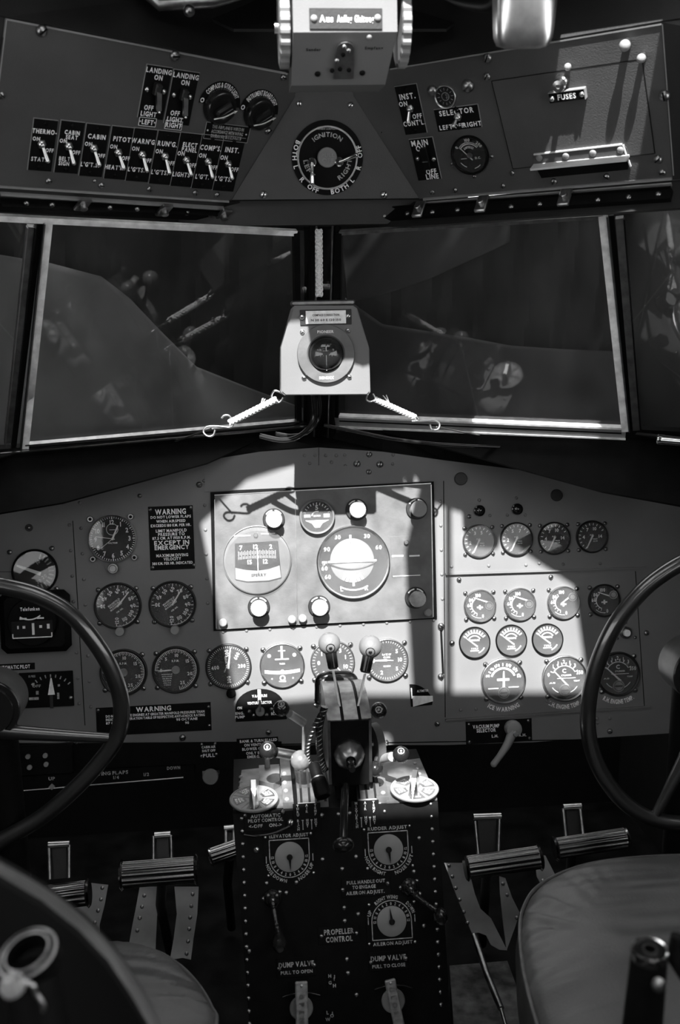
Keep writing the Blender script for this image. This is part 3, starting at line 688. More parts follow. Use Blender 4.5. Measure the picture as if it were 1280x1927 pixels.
# ignition switch
c = (616, 297); k = OC.k(*c); r_ = 67*k; ig = thing('ignition_switch', 'round black ignition switch dial with two bright levers and grey hub', 'switch', OC.mat(*c))
b = MB(); b.cyl(r_, .001, .003, n=64); 
for s_, a_, inw in (('BOTH', -77, 0), ('L', -105, 1), ('R', -129, 1), ('OFF', -153, 1), ('BOTH', 158, 1), ('L', 131, 1), ('R', 107, 1), ('OFF', 80, 1)):
    if s_ == 'BOTH' and a_ < 0: b.arctext(s_, r_*.915, a_, 8.5*k, .0036, 1, inward=True)
    elif s_ == 'OFF' and a_ > 0: b.arctext(s_, r_*.915, a_, 8.5*k, .0036, 1, inward=True)
    else: b.arctext(s_, r_*.915, a_, 8.5*k, .0036, 1, inward=True)
b.build('outer_plate', [BLACK, WHITE], ig)
b = MB(); b.cyl(r_*.80, .003, .0055, n=64)
b.arctext('IGNITION', r_*.62, 0, 8*k, .0062, 1, sx=1.1); b.text('BENDIX SCINTILLA', 0, r_*.76, 2.6*k, .0062, 1); b.arctext('LEFT', r_*.62, -118, 8*k, .0062, 1, inward=True, sx=1.3); b.arctext('RIGHT', r_*.62, 122, 8*k, .0062, 1, inward=True, sx=1.2)
b.build('dial_face', [BLACK, DIMW], ig)
b = MB(); b.lathe([(r_*.80, .003), (r_*.80, .0068), (r_*.845, .0068), (r_*.86, .003)], n=64); b.build('bright_ring', METAL, ig)
b = MB(); b.lathe([(18*k, .005), (18*k, .0115), (16.8*k, .0125), (0, .0125)], n=40, c=(-1*k, 1*k, 0)); b.text('PULL', 0, 5*k, 6*k, .013, 1, sx=1.2); b.text('OFF', 0, -4*k, 7*k, .013, 1, sx=1.2); b.build('pull_hub', [KNOBG, STEEL], ig)
for pv, tp, nm in (((586, 305), (588, 344), 'left'), ((637, 304), (670, 292), 'right')):
    P = Vector(OC.loc(*pv))-Vector(OC.loc(*c)); Q = Vector(OC.loc(*tp, h=.016))-Vector(OC.loc(*c))
    b = MB(); b.cyl(8.5*k, .005, .014, c=(P.x, P.y, 0), bev=.002); b.tube(catmull([(P.x, P.y, .013), ((P.x+Q.x)/2, (P.y+Q.y)/2, .016), (Q.x, Q.y, .0165)], 5), .0026, rf=lambda t: .75+.7*t); b.sphere((Q.x, Q.y, .0165), .0036, n=12, m=8)
    b.build('magneto_lever', CHROME, ig)

# ---------------------------------------------------------------- gauges
def gauge(S_, c, rpx, marks, label, group=None, needle=None, screwr=None, bez=DARK, face=DIAL, glass=DGLASS, name='gauge', cat='gauge', deep=.006, lip=.10, mark=WHITE, nd=WHITE, scang=(45, 135, 225, 315), scd=1.12, hub=None, squash=1.0):
    k = S_.k(*c); r_ = rpx*k; t_ = thing(name, label, cat, S_.mat(*c), group)
    b = MB(); ri = r_*(1-lip)
    b.lathe([(r_, 0), (r_, deep*.6), (r_*.985, deep*.9), (r_*.96, deep), (r_*(1-lip*.5), deep*.95), (ri, deep*.6), (ri, .001)], n=56); b.build('bezel', bez, t_)
    b = MB(); b.cyl(ri+.0002, .0003, .0011, n=56); marks(b, ri, .0015); b.build('dial_face', [face, mark], t_)
    if needle:
        for nn in (needle if isinstance(needle, list) else [needle]):
            a, l0, l1, w_ = nn[:4]; off = nn[4] if len(nn) > 4 else (0, 0); b = MB(); a = R(a); d = Vector((math.sin(a), math.cos(a))); p = Vector((d.y, -d.x)); o = Vector(off)*ri
            b.poly([tuple(o+d*ri*l0-p*ri*w_), tuple(o+d*ri*l0+p*ri*w_), tuple(o+d*ri*l1+p*ri*w_*.55), tuple(o+d*ri*(l1+.04)), tuple(o+d*ri*l1-p*ri*w_*.55)], .0022, .0028)
            b.build('needle', nd, t_)
    if hub:
        b = MB(); b.cyl(ri*hub, .001, .0036, bev=.0006); b.build('hub', STEEL, t_)
    b = MB(); b.cyl(ri+.0003, deep*.62, deep*.62+.0006, n=48); b.build('glass', glass, t_)
    if screwr: screws(t_, [(math.sin(R(a))*r_*scd, math.cos(R(a))*r_*scd, .0006) for a in scang], screwr, 'slot', STEEL)
    return t_

# overhead ammeter and small gauge
def mk_amm(b, r_, z):
    b.ring(r_*.60, r_*.64, z, a0=-52, a1=52); b.ring(r_*.72, r_*.74, z, a0=-52, a1=52); b.ticks(-52, 52, 21, r_*.62, r_*.74, r_*.02, z)
    b.arctext('AMPERES', r_*.45, 0, r_*.13, z, span=80); b.arctext('0', r_*.86, -55, r_*.16, z); b.arctext('100', r_*.86, 0, r_*.16, z); b.arctext('200', r_*.86, 50, r_*.16, z); b.text('D.C.', .45*r_, -.2*r_, .12*r_, z)
    b.box((-.4*r_, -.18*r_, z), (.35*r_, .03*r_, .0002), 1); b.ring(.78*r_, .82*r_, z, a0=140, a1=170); b.ring(.72*r_, .76*r_, z, a0=205, a1=238)
g = gauge(OR, (885, 291), 35, mk_amm, 'round black ammeter with a white needle on the right overhead panel', needle=(-40, -.05, .82, .035, (.1, -.25)), screwr=.0032, scang=(100, 180, 250), scd=1.14, hub=.16, bez=BLACK, glass=PGLASS, name='ammeter')
def mk_small(b, r_, z):
    b.ring(r_*.35, r_*.42, z, n=24); b.ticks(0, 330, 12, r_*.6, r_*.85, r_*.06, z); b.ticks(30, 150, 4, .1*r_, r_*.3, r_*.05, z)
gauge(OR, (839, 181), 20.5, mk_small, 'small dark indicator with a bright ring above the SELECTOR plate', bez=METAL, mark=DIMW, glass=PGLASS, name='ring_indicator', lip=.14, deep=.004)

# fuse door
fd = thing('fuse_door', 'flat hatch door in the right overhead panel behind the FUSES plate', 'door', T(OR.at(1100, 200)))
b = MB(); pxpoly(b, OR, [(926, 152), (1209, 111), (1233, 288), (966, 317)], .0002, .0014); b.build('door_sheet', OPAINT, fd, True)
b = MB()
for a_, c_ in (((926, 152), (1207, 111)), ((1209, 111), (1233, 288)), ((926, 152), (966, 317)), ((966, 317), (1233, 288))): pxbeam(b, OR, a_, c_, 1.2, .0002, .0017)
b.build('door_gap', BLACK, fd, True)
c = (1070, 177); k = OR.k(*c); t_ = thing('name_plate', 'small black plate reading FUSES on the fuse door', 'plate', OR.mat(*c, h=.0014))
b = MB(); w_, h_ = 68*k, 19*k; b.box((0, 0, .004), (w_, h_, .008), bev=.0006); b.text('FUSES', 0, 0, 10*k, .0086, 1, sx=.85); b.build('plate', [BLACK, WHITE], t_)
b = MB(); b.box((0, h_/2, .0045), (w_, .001, .0095)); b.box((w_/2, 0, .0045), (.001, h_, .0095)); b.build('bright_edge', ALU, t_)
screws(t_, [(-w_*.42, -.001, .008), (w_*.42, 0, .008)], .0038, 'plain', METAL)
M = OR.mat(1063, 148); t_ = thing('door_knob', 'bright turned knob on a short stem above the FUSES plate', 'knob', M)
b = MB(); b.lathe([(.006, .001), (.006, .010), (.004, .012), (.004, .022)], n=20); b.build('stem', METAL, t_)
b = MB(); b.lathe([(.004, .021), (.0085, .022), (.0092, .026), (.008, .031), (.003, .032), (.003, .030), (0, .030)], n=28); b.build('knob', METAL, t_)
for q, r_, h_, lab in (((1182, 78), .0075, .016, 'ball-headed post near the top of the right overhead panel'), ((1212, 103), .006, .014, 'ball-headed post at the upper corner of the fuse door'), ((1071, 123), .005, .006, 'round-headed stud above the knob on the fuse door')):
    t_ = thing('ball_stud', lab, 'stud', OR.mat(*q), 'ball studs on the fuse door')
    b = MB(); b.cyl(r_*.7, .001, h_); b.build('shank', STEEL, t_); b = MB(); b.sphere((0, 0, h_), r_, n=18, m=10); b.build('head', KNOBL, t_)
hb = thing('fuse_bracket', 'riveted metal bracket with a bright lip across the foot of the fuse door', 'bracket', T(OR.at(1090, 295)))
b = MB(); pxpoly(b, OR, [(1006, 289), (1172, 270), (1180, 276), (1186, 296), (1006, 313)], .0014, .003); b.build('plate', OPAINT, hb, True)
b = MB(); pxbeam(b, OR, (1006, 289), (1172, 270), 2.5, .001, .0042); pxbeam(b, OR, (1174, 271), (1188, 312), 2.5, .001, .0042); b.build('edge', LIP, hb, True)
b = MB(); pxbeam(b, OR, (1006, 309), (1186, 291), 4, .003, .020); b.build('lip', LIP, hb, True)
b = MB(); pxpoly(b, OR, [(1008, 311), (1183, 294), (1183, 318), (1020, 334)], .0014, .0022); b.build('underplate', BLACK, hb, True)
screws(hb, [(0, 0, 0)], .005, 'plain', KNOBG, 'rivet', M=WM[hb.name].inverted() @ OR.mat(1065, 294, h=.003))
for q in ((1015, 297), (1116, 288), (1168, 282)): screws(hb, [(0, 0, 0)], .005, 'plain', KNOBG, 'rivet', M=WM[hb.name].inverted() @ OR.mat(*q, h=.003))

# radio control box hanging from the roof
YB = 1.345; c0 = aty(636, 160, YB)
rb = thing('radio_control_box', 'grey radio control box with knurled wheels hanging at the top centre', 'control box', T(c0))
def bx(px, py, Y): return aty(px, py, Y)-c0
fr = [bx(548, 161, 1.335), bx(725, 159, 1.335), bx(748, 60, 1.28), bx(552, 61, 1.28), bx(549, -90, 1.28), bx(746, -90, 1.28)]
bk = [v+Vector((0, .06, .004)) for v in fr[:2]]+[v+Vector((0, .11, .0)) for v in fr[2:4]]+[fr[4]+Vector((0, .11, .0)), fr[5]+Vector((0, .11, .0))]
b = MB(); b.add(fr+bk, [(0, 1, 2, 3), (3, 2, 5, 4), (0, 6, 7, 1), (1, 7, 8, 2), (2, 8, 11, 5), (0, 3, 9, 6), (3, 4, 10, 9), (6, 9, 8, 7), (9, 10, 11, 8), (4, 5, 11, 10)]); b.build('case', PAINT, rb)
SB = plane3(c0+fr[3], c0+fr[2], c0+fr[4], (1, 0, 0)); SB2 = plane3(c0+fr[0], c0+fr[1], c0+fr[3], (1, 0, 0))
I = WM[rb.name].inverted()
b = MB(); b.T = SB.mat(651, 36); k = SB.k(651, 36); b.box((0, 0, .001), (137*k, 37*k*1.0, .002), 0, bev=.0004)
b.fit('Aus', -37*k, 0, 26*k, 12*k, .0026, 1); b.fit('Anflug', -3*k, 0, 28*k, 12*k, .0026, 1); b.fit('Gleitweg', 34*k, 0, 36*k, 12*k, .0026, 1); b.build('label_plate', [DARK, WHITE], rb, True)
for q in ((591, 35), (711, 34)): screws(rb, [(0, 0, 0)], .0042, 'plain', KNOBL, M=I @ SB.mat(*q, h=.002))
screws(rb, [(0, 0, 0)], .0035, 'plain', KNOBL, M=I @ SB2.mat(695, 70, h=.0))
b = MB(); b.T = SB2.mat(648, 112); k = SB2.k(648, 112)
b.poly([(math.cos(R(a))*17*k, (23+math.sin(R(a))*17)*k) for a in range(0, 181, 20)]+[(-19*k, -38*k), (19*k, -38*k)], 0, .004, 0)
b.build('centre_plate', STEEL, rb, True)
for q, mt in (((648, 88), METAL), ((656, 95), METAL), ((646, 103), BLACK), ((634, 114), METAL), ((640, 130), BLACK), ((625, 133), BLACK), ((657, 132), BLACK)): screws(rb, [(0, 0, 0)], .0028, 'slot', mt, M=I @ SB2.mat(*q, h=.004))
for q in ((598, 139), (682, 137)): screws(rb, [(0, 0, 0)], .0036, 'plain', BLACK, M=I @ SB2.mat(*q))
b = MB(); b.T = SB2.mat(590, 93); k = SB2.k(590, 93); b.text('Sender', 0, 0, 6*k, .0004, 0); b.T = SB2.mat(704, 90); b.text('Empfang', 0, 0, 6*k, .0004, 0); b.build('engraved_caption', BLACK, rb, True)
for px, wd, nm in ((534, 20, 'left'), (757, 18, 'right')):
    cc = aty(px, 52, 1.33)-c0; rw = .046; wd *= 1.3/1950
    b = MB(); b.lathe([(0, -wd/2), (rw*.9, -wd/2), (rw, -wd*.4), (rw, wd*.4), (rw*.9, wd/2), (0, wd/2)], n=84, c=cc, axis=(1, 0, 0), flute=lambda i: 1.0 if (i//2) % 2 else .955, smooth=False)
    b.build('knurled_wheel', KNOBG, rb)
    b = MB(); b.rod(cc+Vector((-.011, 0, 0)), cc+Vector((.011, 0, 0)), .007); b.build('axle', METAL, rb)

# polished lamp at the top
YL = 1.22; lc = aty(985, 40, YL); lp = thing('map_lamp', 'polished metal lamp housing hanging at the upper right', 'lamp', T(lc))
b = MB(); kk = YL*1.0/1950*.97
rr = 56*kk
# rounded box housing
def sq(i, n=48):
    a = 2*math.pi*i/n; return 1/((abs(math.cos(a))**5+abs(math.sin(a))**5)**(1/5))
ax = Vector((-.03, -.25, 1)).normalized()
b.lathe([(0, -.028), (rr*.55, -.028), (rr*.82, -.025), (rr*.92, -.017), (rr*.95, -.006), (rr, .026), (rr*.98, .030)], n=48, axis=ax, flute=sq); b.build('housing', METAL, lp)
b = MB(); b.lathe([(rr*1.02, .026), (rr*1.1, .028), (rr*1.1, .033), (rr*.95, .036), (rr*.95, .09), (0, .09)], n=48, axis=ax, flute=sq); b.build('collar', STEEL, lp)
b = MB(); b.tube(catmull([aty(800, -40, 1.45)-lc, aty(860, -5, 1.40)-lc, aty(920, 8, 1.30)-lc, aty(945, -5, 1.26)-lc], 6), .010); b.build('arm', BLACK, lp)
pp = thing('overhead_pipe', 'dark pipe with a union crossing the gloom at the top left', 'pipe', T(aty(350, 5, 1.5)))
b = MB(); o_ = aty(350, 5, 1.5); b.tube([aty(270, -20, 1.5)-o_, aty(300, 8, 1.5)-o_, aty(400, 2, 1.5)-o_, aty(480, -20, 1.52)-o_], .009); b.sphere(aty(356, 20, 1.49)-o_, .008); b.build('tube', STEEL, pp)

# ---------------------------------------------------------------- magnetic compass slung on bungee cords
YC = 1.63; SC = Surf(aty(612, 660, YC), (0, -1, .02)); cp = thing('magnetic_compass', 'pale box magnetic compass with a round glass bowl slung before the centre post', 'compass', SC.mat(613, 668))
cl = Vector(SC.loc(613, 668)); kc = SC.k(613, 668)
def cl_(x, y): v = Vector(SC.loc(x, y))-cl; return (v.x, v.y)
out = [cl_(*q) for q in ((536, 744), (529, 738), (529, 655), (550, 580), (555, 575), (664, 575), (672, 580), (695, 655), (697, 738), (692, 743))]
b = MB(); b.poly(out, -.055, 0); b.build('case', PAINT, cp)
b = MB(); n_ = len(out); vs_ = [(x, y, .0008) for x, y in out]+[(x*.975, y*.975, .0022) for x, y in out]
b.poly([(x*.975, y*.975) for x, y in out], -.001, .0022); b.build('front_plate', ALU if False else PAINT, cp)
b = MB(); q0, q1 = cl_(558, 578), cl_(660, 578); b.box(((q0[0]+q1[0])/2, q0[1]+.006, -.02), (.1, .008, .03), bev=.002); b.build('top_bracket', STEEL, cp)
x_, y_ = cl_(613, 597); b = MB(); b.box((x_, y_, .0032), (96*kc, 28*kc, .002), 0, bev=.0004); b.box((x_, y_, .0047), (75*kc, 24*kc, .001), 1, bev=.0003)
b.fit('COMPASS CORRECTION', x_, y_+4*kc, 50*kc, 4*kc, .0056, 0); b.fit('N 30 60 E 120 150', x_, y_-5*kc, 56*kc, 4*kc, .0056, 0); b.build('correction_card', [DARK, WHITE], cp)
screws(cp, [(*cl_(568, 597), .0042), (*cl_(655, 595), .0042), (*cl_(569, 625), .0022), (*cl_(655, 622), .0022), (*cl_(572, 711), .0022), (*cl_(657, 709), .0022)], .0042, 'slot', METAL)
x_, y_ = cl_(613, 666); b = MB(); ro = 54*kc; ri = 33*kc
b.lathe([(ro, .002), (ro, .007), (ro*.98, .0085), (ri*1.08, .0085), (ri, .006), (ri, .0022)], n=64, c=(x_, y_, 0)); b.text('PIONEER', x_, y_+41*kc, 5*kc, .0089, 1); b.text('BENDIX', x_, y_-44*kc, 5*kc, .0089, 1); b.build('bezel_ring', [GYRO, WHITE], cp)
b = MB(); b.lathe([(ri, .0022), (ri*.95, .009), (ri*.8, .0155), (ri*.5, .0205), (0, .0225)], n=40, c=(x_, y_, 0)); b.build('bowl_glass', glassmat('bowl_glass', .02, 1.6), cp)
b = MB(); b.cyl(ri, .0021, .0026, c=(x_, y_, 0)); b.lathe([(ri*.8, .003), (ri*.8, .009), (0, .010)], 0, c=(x_, y_-.002, 0), axis=(0, 1, .12)); 
for i in range(-4, 5): b.box((x_+i*.0045, y_-.001, .0115), (.0007, .004 if i % 2 else .007, .0003), 1)
b.text('33', x_-.011, y_+.005, .005, .0116, 1); b.text('3', x_+.011, y_+.005, .005, .0116, 1)
b.build('compass_card', [BLACKG, DIMW], cp)
b = MB(); b.box((x_, y_-ri*.25, .0125), (.0009, ri*1.35, .0008)); b.build('lubber_line', WHITE, cp)
# braided cords
def braid(name, label, a, c, r_, fray=True):
    a = Vector(a); c = Vector(c); t_ = thing(name, label, 'cord', T(a), 'bungee cords slinging the compass')
    d = c-a; L = d.length; dn = d.normalized(); nx = dn.orthogonal().normalized(); ny = dn.cross(nx)
    b = MB(); b.rod((0, 0, 0), d, r_*.8, n=12); b.build('core', CORD, t_)
    b = MB()
    for s_ in range(4):
        for sg in (1, -1):
            pts = [dn*(L*i/40)+(nx*math.cos(sg*i*.55+s_*math.pi/2)+ny*math.sin(sg*i*.55+s_*math.pi/2))*r_ for i in range(41)]
            b.tube(pts, r_*.24, n=5)
    b.build('braid', CORD, t_)
    if fray:
        b = MB()
        for i in range(9):
            p0 = dn*L*.35+nx*r_*.5; e = p0+(-dn*.012*random.uniform(.3, 1)+ny*random.uniform(-.006, .006)+Vector((0, 0, 1))*random.uniform(.002, .012)); b.tube([p0, (p0+e)/2+Vector((0, 0, .002)), e], .0008, n=5)
        b.build('frayed_end', CORD, t_)
    return t_
def hook(name, label, pts, r_, closed=False):
    p0 = Vector(pts[0]); t_ = thing(name, label, 'hook', T(p0), 'wire hooks slinging the compass'); b = MB(); b.tube(catmull([Vector(p)-p0 for p in pts], 8), r_, n=10); b.build('wire', METAL, t_)
W_ = lambda x, y, Y: aty(x, y, Y)
braid('bungee_cord', 'white braided bungee cord running down left from the compass', W_(521, 751, 1.685), W_(431, 796, 1.682), .0047)
braid('bungee_cord', 'white braided bungee cord running down right from the compass', W_(705, 751, 1.685), W_(783, 786, 1.682), .0042)
braid('bungee_cord', 'speckled braided cord hanging down the centre post above the compass', W_(600, 432, 1.69), W_(601, 558, 1.682), .0052, False)
hook('wire_hook', 'wire loop at the lower left corner of the compass', [W_(535, 742, 1.68), W_(518, 735, 1.68), W_(511, 745, 1.685), W_(515, 756, 1.685), W_(526, 757, 1.685), W_(533, 748, 1.685)], .0016)
hook('wire_hook', 'bent wire hook below the left bungee cord', [W_(417, 787, 1.682), W_(422, 782, 1.682), W_(432, 783, 1.682), W_(438, 797, 1.682), W_(432, 804, 1.682), W_(405, 802, 1.682), W_(388, 804, 1.684), W_(383, 813, 1.684), W_(391, 821, 1.682), W_(401, 819, 1.682), W_(405, 809, 1.682)], .0018)
hook('wire_hook', 'wire loop at the lower right corner of the compass', [W_(692, 742, 1.68), W_(690, 752, 1.685), W_(698, 756, 1.685), W_(706, 750, 1.685), W_(702, 741, 1.685)], .0014)
hook('wire_hook', 'bent wire hook below the right bungee cord', [W_(778, 778, 1.682), W_(788, 790, 1.682), W_(776, 793, 1.682), W_(800, 792, 1.682), W_(815, 790, 1.684), W_(827, 797, 1.684), W_(824, 808, 1.682), W_(812, 808, 1.682), W_(809, 799, 1.682)], .0018)
tag(MB().tube([W_(400, 806, 1.684), WL.at(330, 830, .006)], .0016).build('stay_wire', METAL), 'straight wire from the left hook to the windshield sill', 'wire', 'stay wires of the compass')
tag(MB().tube([W_(822, 803, 1.684), WR.at(905, 820, .006)], .0014).build('stay_wire', METAL), 'straight wire from the right hook to the windshield sill', 'wire', 'stay wires of the compass')
for pts, r_, lab in (([(590, 742, 1.69), (592, 775, 1.70), (585, 800, 1.70), (560, 822, 1.70), (530, 828, 1.705), (490, 820, 1.72)], .0045, 'dark braided cable looping left from under the compass'),
                     ([(600, 742, 1.69), (600, 785, 1.71), (580, 812, 1.70), (550, 820, 1.71), (520, 816, 1.73)], .0035, 'thin cable looping under the compass beside the thicker one'),
                     ([(610, 800, 1.78), (670, 812, 1.77), (740, 826, 1.76), (830, 836, 1.76), (950, 842, 1.78)], .003, 'dark knotted cable lying along the cowl under the right windshield')):
    c_ = MB().tube(catmull([W_(*p) for p in pts], 8), r_, n=10).build('cable', BLACKG); tag(c_, lab, 'cable', 'cables below the compass')
b = MB(); b.tube([W_(1238, 827, 1.55), W_(1330, 835, 1.52)], .0075); b.tube([W_(1238, 827, 1.55), W_(1250, 828, 1.548)], .0085); tag(b.build('latch_tube', CHROME), 'short bright tube at the right end of the windshield sill', 'tube')

# ---------------------------------------------------------------- main panel: left side
def texts(b, L, k, z=.0021, mi=1):
    for s_, x, y, cap, w_ in L:
        if w_: b.fit(s_, x*k, y*k, w_*k, cap*k, z, mi)
        else: b.text(s_, x*k, y*k, cap*k, z, mi)
def placard(S_, c, wh, L, label, group=None, scr=None, mats=None, rot=0, name='placard', h=0):
    k = S_.k(*c); t_ = thing(name, label, 'placard', S_.mat(*c, h=h, rot=rot), group); b = MB()
    b.box((0, 0, .0008), (wh[0]*k, wh[1]*k, .0012), 0, bev=.0003); texts(b, L, k, .0019); b.build('plate', mats or [BLACK, WHITE], t_)
    if scr: screws(t_, [(x*k, y*k, .0014) for x, y in scr], .0032, 'slot', STEEL)
    return t_
# clock
def mk_clock(b, r_, z):
    for i in range(12):
        a = R(30*(i+1)); n_ = str(i+1); b.text(n_, math.sin(a)*r_*.74, math.cos(a)*r_*.74, r_*.20, z, 1, sx=.85)
    b.ticks(0, 354, 60, r_*.90, r_*.98, r_*.03, z); b.ticks(0, 330, 12, r_*.87, r_*.98, r_*.05, z)
    b.ring(r_*.24, r_*.26, z, c=(0, r_*.42), n=30); b.box((.05*r_, .40*r_, z), (.34*r_, .02*r_, .0002), 1); b.fit('WALTHAM', 0, -.18*r_, .4*r_, .07*r_, z)
g = gauge(PM, (212, 1014), 46, mk_clock, 'round black cockpit clock with white numerals and a thin bright rim', needle=[(24, -.05, .62, .045), (-80, -.1, .72, .015), (-128, -.1, .62, .012)], bez=METAL, lip=.06, glass=PGLASS, name='clock', cat='clock', deep=.009)
k = PM.k(212, 1014)
for dx, dy in ((-40, 39), (36, 41), (-38, -37), (40, -37)):
    b = MB(); b.cyl(6*k, .0, .006, c=(dx*k, dy*k, 0), bev=.001); b.cyl(3*k, .006, .0065, 1, c=(dx*k, dy*k, 0)); b.build('mounting_lug', [STEEL, BLACK], g)
b = MB(); b.lathe([(10*k, 0), (10*k, .012), (9*k, .013), (7*k, .013)], c=(0, -56*k, 0), n=24); b.cyl(7*k, .002, .018, c=(0, -56*k, 0), bev=.001); b.build('winding_knob', STEEL, g)
# flap and manifold warning
placard(PM, (323, 1012), (84, 121), [('WARNING', 0, 50, 10, 58), ('DO NOT LOWER FLAPS', 0, 40, 5, 76), ('WHEN AIRSPEED', 0, 32, 5, 55), ('EXCEEDS 180 KM. PER HR.', 0, 24, 5, 76), ('LIMIT MANIFOLD', 0, 14, 5.5, 58), ('PRESSURE TO', 0, 7, 5.5, 50), ('87.5 CM. AT 1950 R.P.M.', 0, 0, 5, 72), ('EXCEPT IN', 0, -9, 8, 66), ('EMERGENCY', 0, -18, 8, 65), ('MAXIMUM DIVING', 0, -33, 5.5, 60), ('VELOCITY', 0, -40, 5.5, 33), ('380 KM. PER HR. INDICATED', 0, -48, 5, 76)],
        'black WARNING placard about lowering flaps, right of the clock', scr=[(-38, 55), (38, 56), (-38, -55), (40, -53)])
# manifold pressure gauges
def mk_man(b, r_, z):
    N_ = [('30', -90), ('40', -60), ('50', -30), ('60', 0), ('70', 30), ('80', 62), ('90', 92), ('100', 122), ('110', 155), ('120', 186)]
    for s_, a in N_:
        if a <= -60 or a > 100: b.text(s_, math.sin(R(a))*r_*.70, math.cos(R(a))*r_*.70, r_*.17, z, 1, rot=R(90 if a == 186 else 180 if a == -90 else -a+ (0 if abs(a) < 91 else 180)) if a != -60 else R(200), sx=.9)
        else: b.text(s_, math.sin(R(a))*r_*.70, math.cos(R(a))*r_*.70, r_*.17, z, 1, rot=R(60 if a <= 0 else 20), sx=.9)
    b.ticks(-90, 186, 10, r_*.84, r_*.97, r_*.03, z); b.ticks(-90, 186, 28, r_*.90, r_*.97, r_*.015, z); b.ring(r_*.95, r_*.97, z, a0=120, a1=186)
    for i, w_ in enumerate((.42, .46, .4)): b.text('MANIFOLD' if i != 1 else 'PRESSURE', -.18*r_+i*.05*r_, .16*r_-i*.10*r_, .085*r_, z, 1, rot=R(35), sx=1.0)
    b.text('CM. HG.', .08*r_, -.22*r_, .07*r_, z, 1, rot=R(35))
for c, lab, nd in (((222, 1140), 'left of the two manifold pressure gauges below the clock', 40), ((325, 1137), 'right of the two manifold pressure gauges, under the WARNING placard', 33)):
    g = gauge(PM, c, 45, mk_man, lab, 'manifold pressure gauges', needle=(nd, -.05, .82, .045), screwr=.0045, scang=(48, 132, 228, 312), scd=1.06, bez=DARK, name='manifold_pressure_gauge')
    b = MB(); k = PM.k(*c); b.cyl(8.5*k, .0, .016, c=(3*k, -48*k, 0), bev=.001); b.build('adjusting_knob', KNOBG, g)
# airspeed indicators
def mk_spd(b, r_, z):
    b.ring(r_*.94, r_*.96, z, a0=-90, a1=170); b.ticks(-90, 170, 53, r_*.84, r_*.95, r_*.022, z); b.ticks(-90, 170, 27, r_*.80, r_*.95, r_*.03, z)
    for s_, a in (('0', -90), ('5', -40), ('10', 5), ('15', 55), ('20', 108), ('25', 155)): b.text(s_, math.sin(R(a))*r_*.68, math.cos(R(a))*r_*.68, r_*.15, z, 1)
    b.fit('R.P.M.', 0, .42*r_, .34*r_, .10*r_, z); 
    for i in range(6): b.fit(('HUNDREDS OF', 'REVOLUTIONS', 'PER MINUTE', 'READ CENTER', 'DIAL X 10', 'TYPE E')[i], -.42*r_, (-.2-.1*i)*r_, (.5-.04*i)*r_, .05*r_, z)
    b.ring(r_*.17, r_*.18, z, c=(0, 0), n=20)
for c, lab in (((233, 1265), 'tachometer partly hidden behind the left wheel rim'), ((331, 1260), 'fully visible tachometer right of the left wheel rim')):
    gauge(PM, c, 45, mk_spd, lab, 'tachometers', needle=[(-90, 0, .78, .025), (-94, .1, .8, .02)], screwr=.0045, scang=(48, 132, 228, 312), scd=1.08, hub=.2, bez=DARK, name='tachometer')
# altimeter-like dial with figures on their side
def mk_alt(b, r_, z):
    b.ticks(0, 354, 60, r_*.86, r_*.96, r_*.02, z)
    for s_, a, ro in (('400', -93, 6), ('500', -5, 98), ('600', 40, 60), ('200', 90, 0), ('300', 180, 96)): b.text(s_, math.sin(R(a))*r_*.62, math.cos(R(a))*r_*.62, r_*.17, z, 1, rot=R(ro), sx=.85)
    b.text('KM PER HR', -.1*r_, -.05*r_, .06*r_, z, 1, rot=R(65)); b.text('AIR SPEED', -.1*r_, .2*r_, .08*r_, z, 1, rot=R(97))
g = gauge(PM, (430, 1254), 43.5, mk_alt, 'airspeed dial half in sunlight left of the turn indicator', needle=(8, -.1, .85, .05), screwr=.0045, scang=(48, 132, 228, 312), scd=1.08, bez=DARK, glass=DGLASS, name='airspeed_indicator', lip=.07)
k = PM.k(430, 1254); b = MB(); b.cyl(9*k, 0, .004, c=(3*k, -51*k, 0)); b.cyl(7*k, .004, .012, c=(3*k, -51*k, 0), bev=.001); b.build('adjusting_knob', BLACK, g)
# turn and bank
def mk_turn(b, r_, z):
    b.box((0, r_*.60, z), (r_*.10, r_*.66, .0002), 1); b.box((0, r_*.70, z), (r_*.34, r_*.05, .0002), 1); b.box((0, r_*.30, z), (r_*.66, r_*.06, .0002), 1); b.fit('TURN', 0, r_*.08, r_*.26, r_*.08, z)
    vs_ = []; n = 20
    pts = [((i/n*2-1)*.84*r_, (-.16-.10*math.cos((i/n*2-1)*1.3))*r_) for i in range(n+1)]; low = [(x, y-.22*r_) for x, y in pts]
    b.poly([(x, y+.06*r_) for x, y in low]+pts[::-1], z-.0002, z, 1); b.cyl(.10*r_, z, z+.0008, 2, c=(0, -.30*r_, 0)); b.ring(.08*r_, .14*r_, z, c=(0, -.6*r_), mi=1, n=20); b.fit('PIONEER', 0, -.76*r_, .34*r_, .07*r_, z)
    for sx_ in (-1, 1): b.cyl(.09*r_, z-.0005, z, 1, c=(sx_*.6*r_, .48*r_, 0), n=10); b.cyl(.04*r_, z-.0005, z, 1, c=(sx_*.5*r_, -.62*r_, 0), n=10)
gauge(PM, (531, 1252), 42.5, mk_turn, 'sunlit turn and bank indicator with a curved white tube', bez=STEEL, screwr=.0048, scang=(48, 132, 228, 312), scd=1.10, name='turn_indicator', lip=.07)
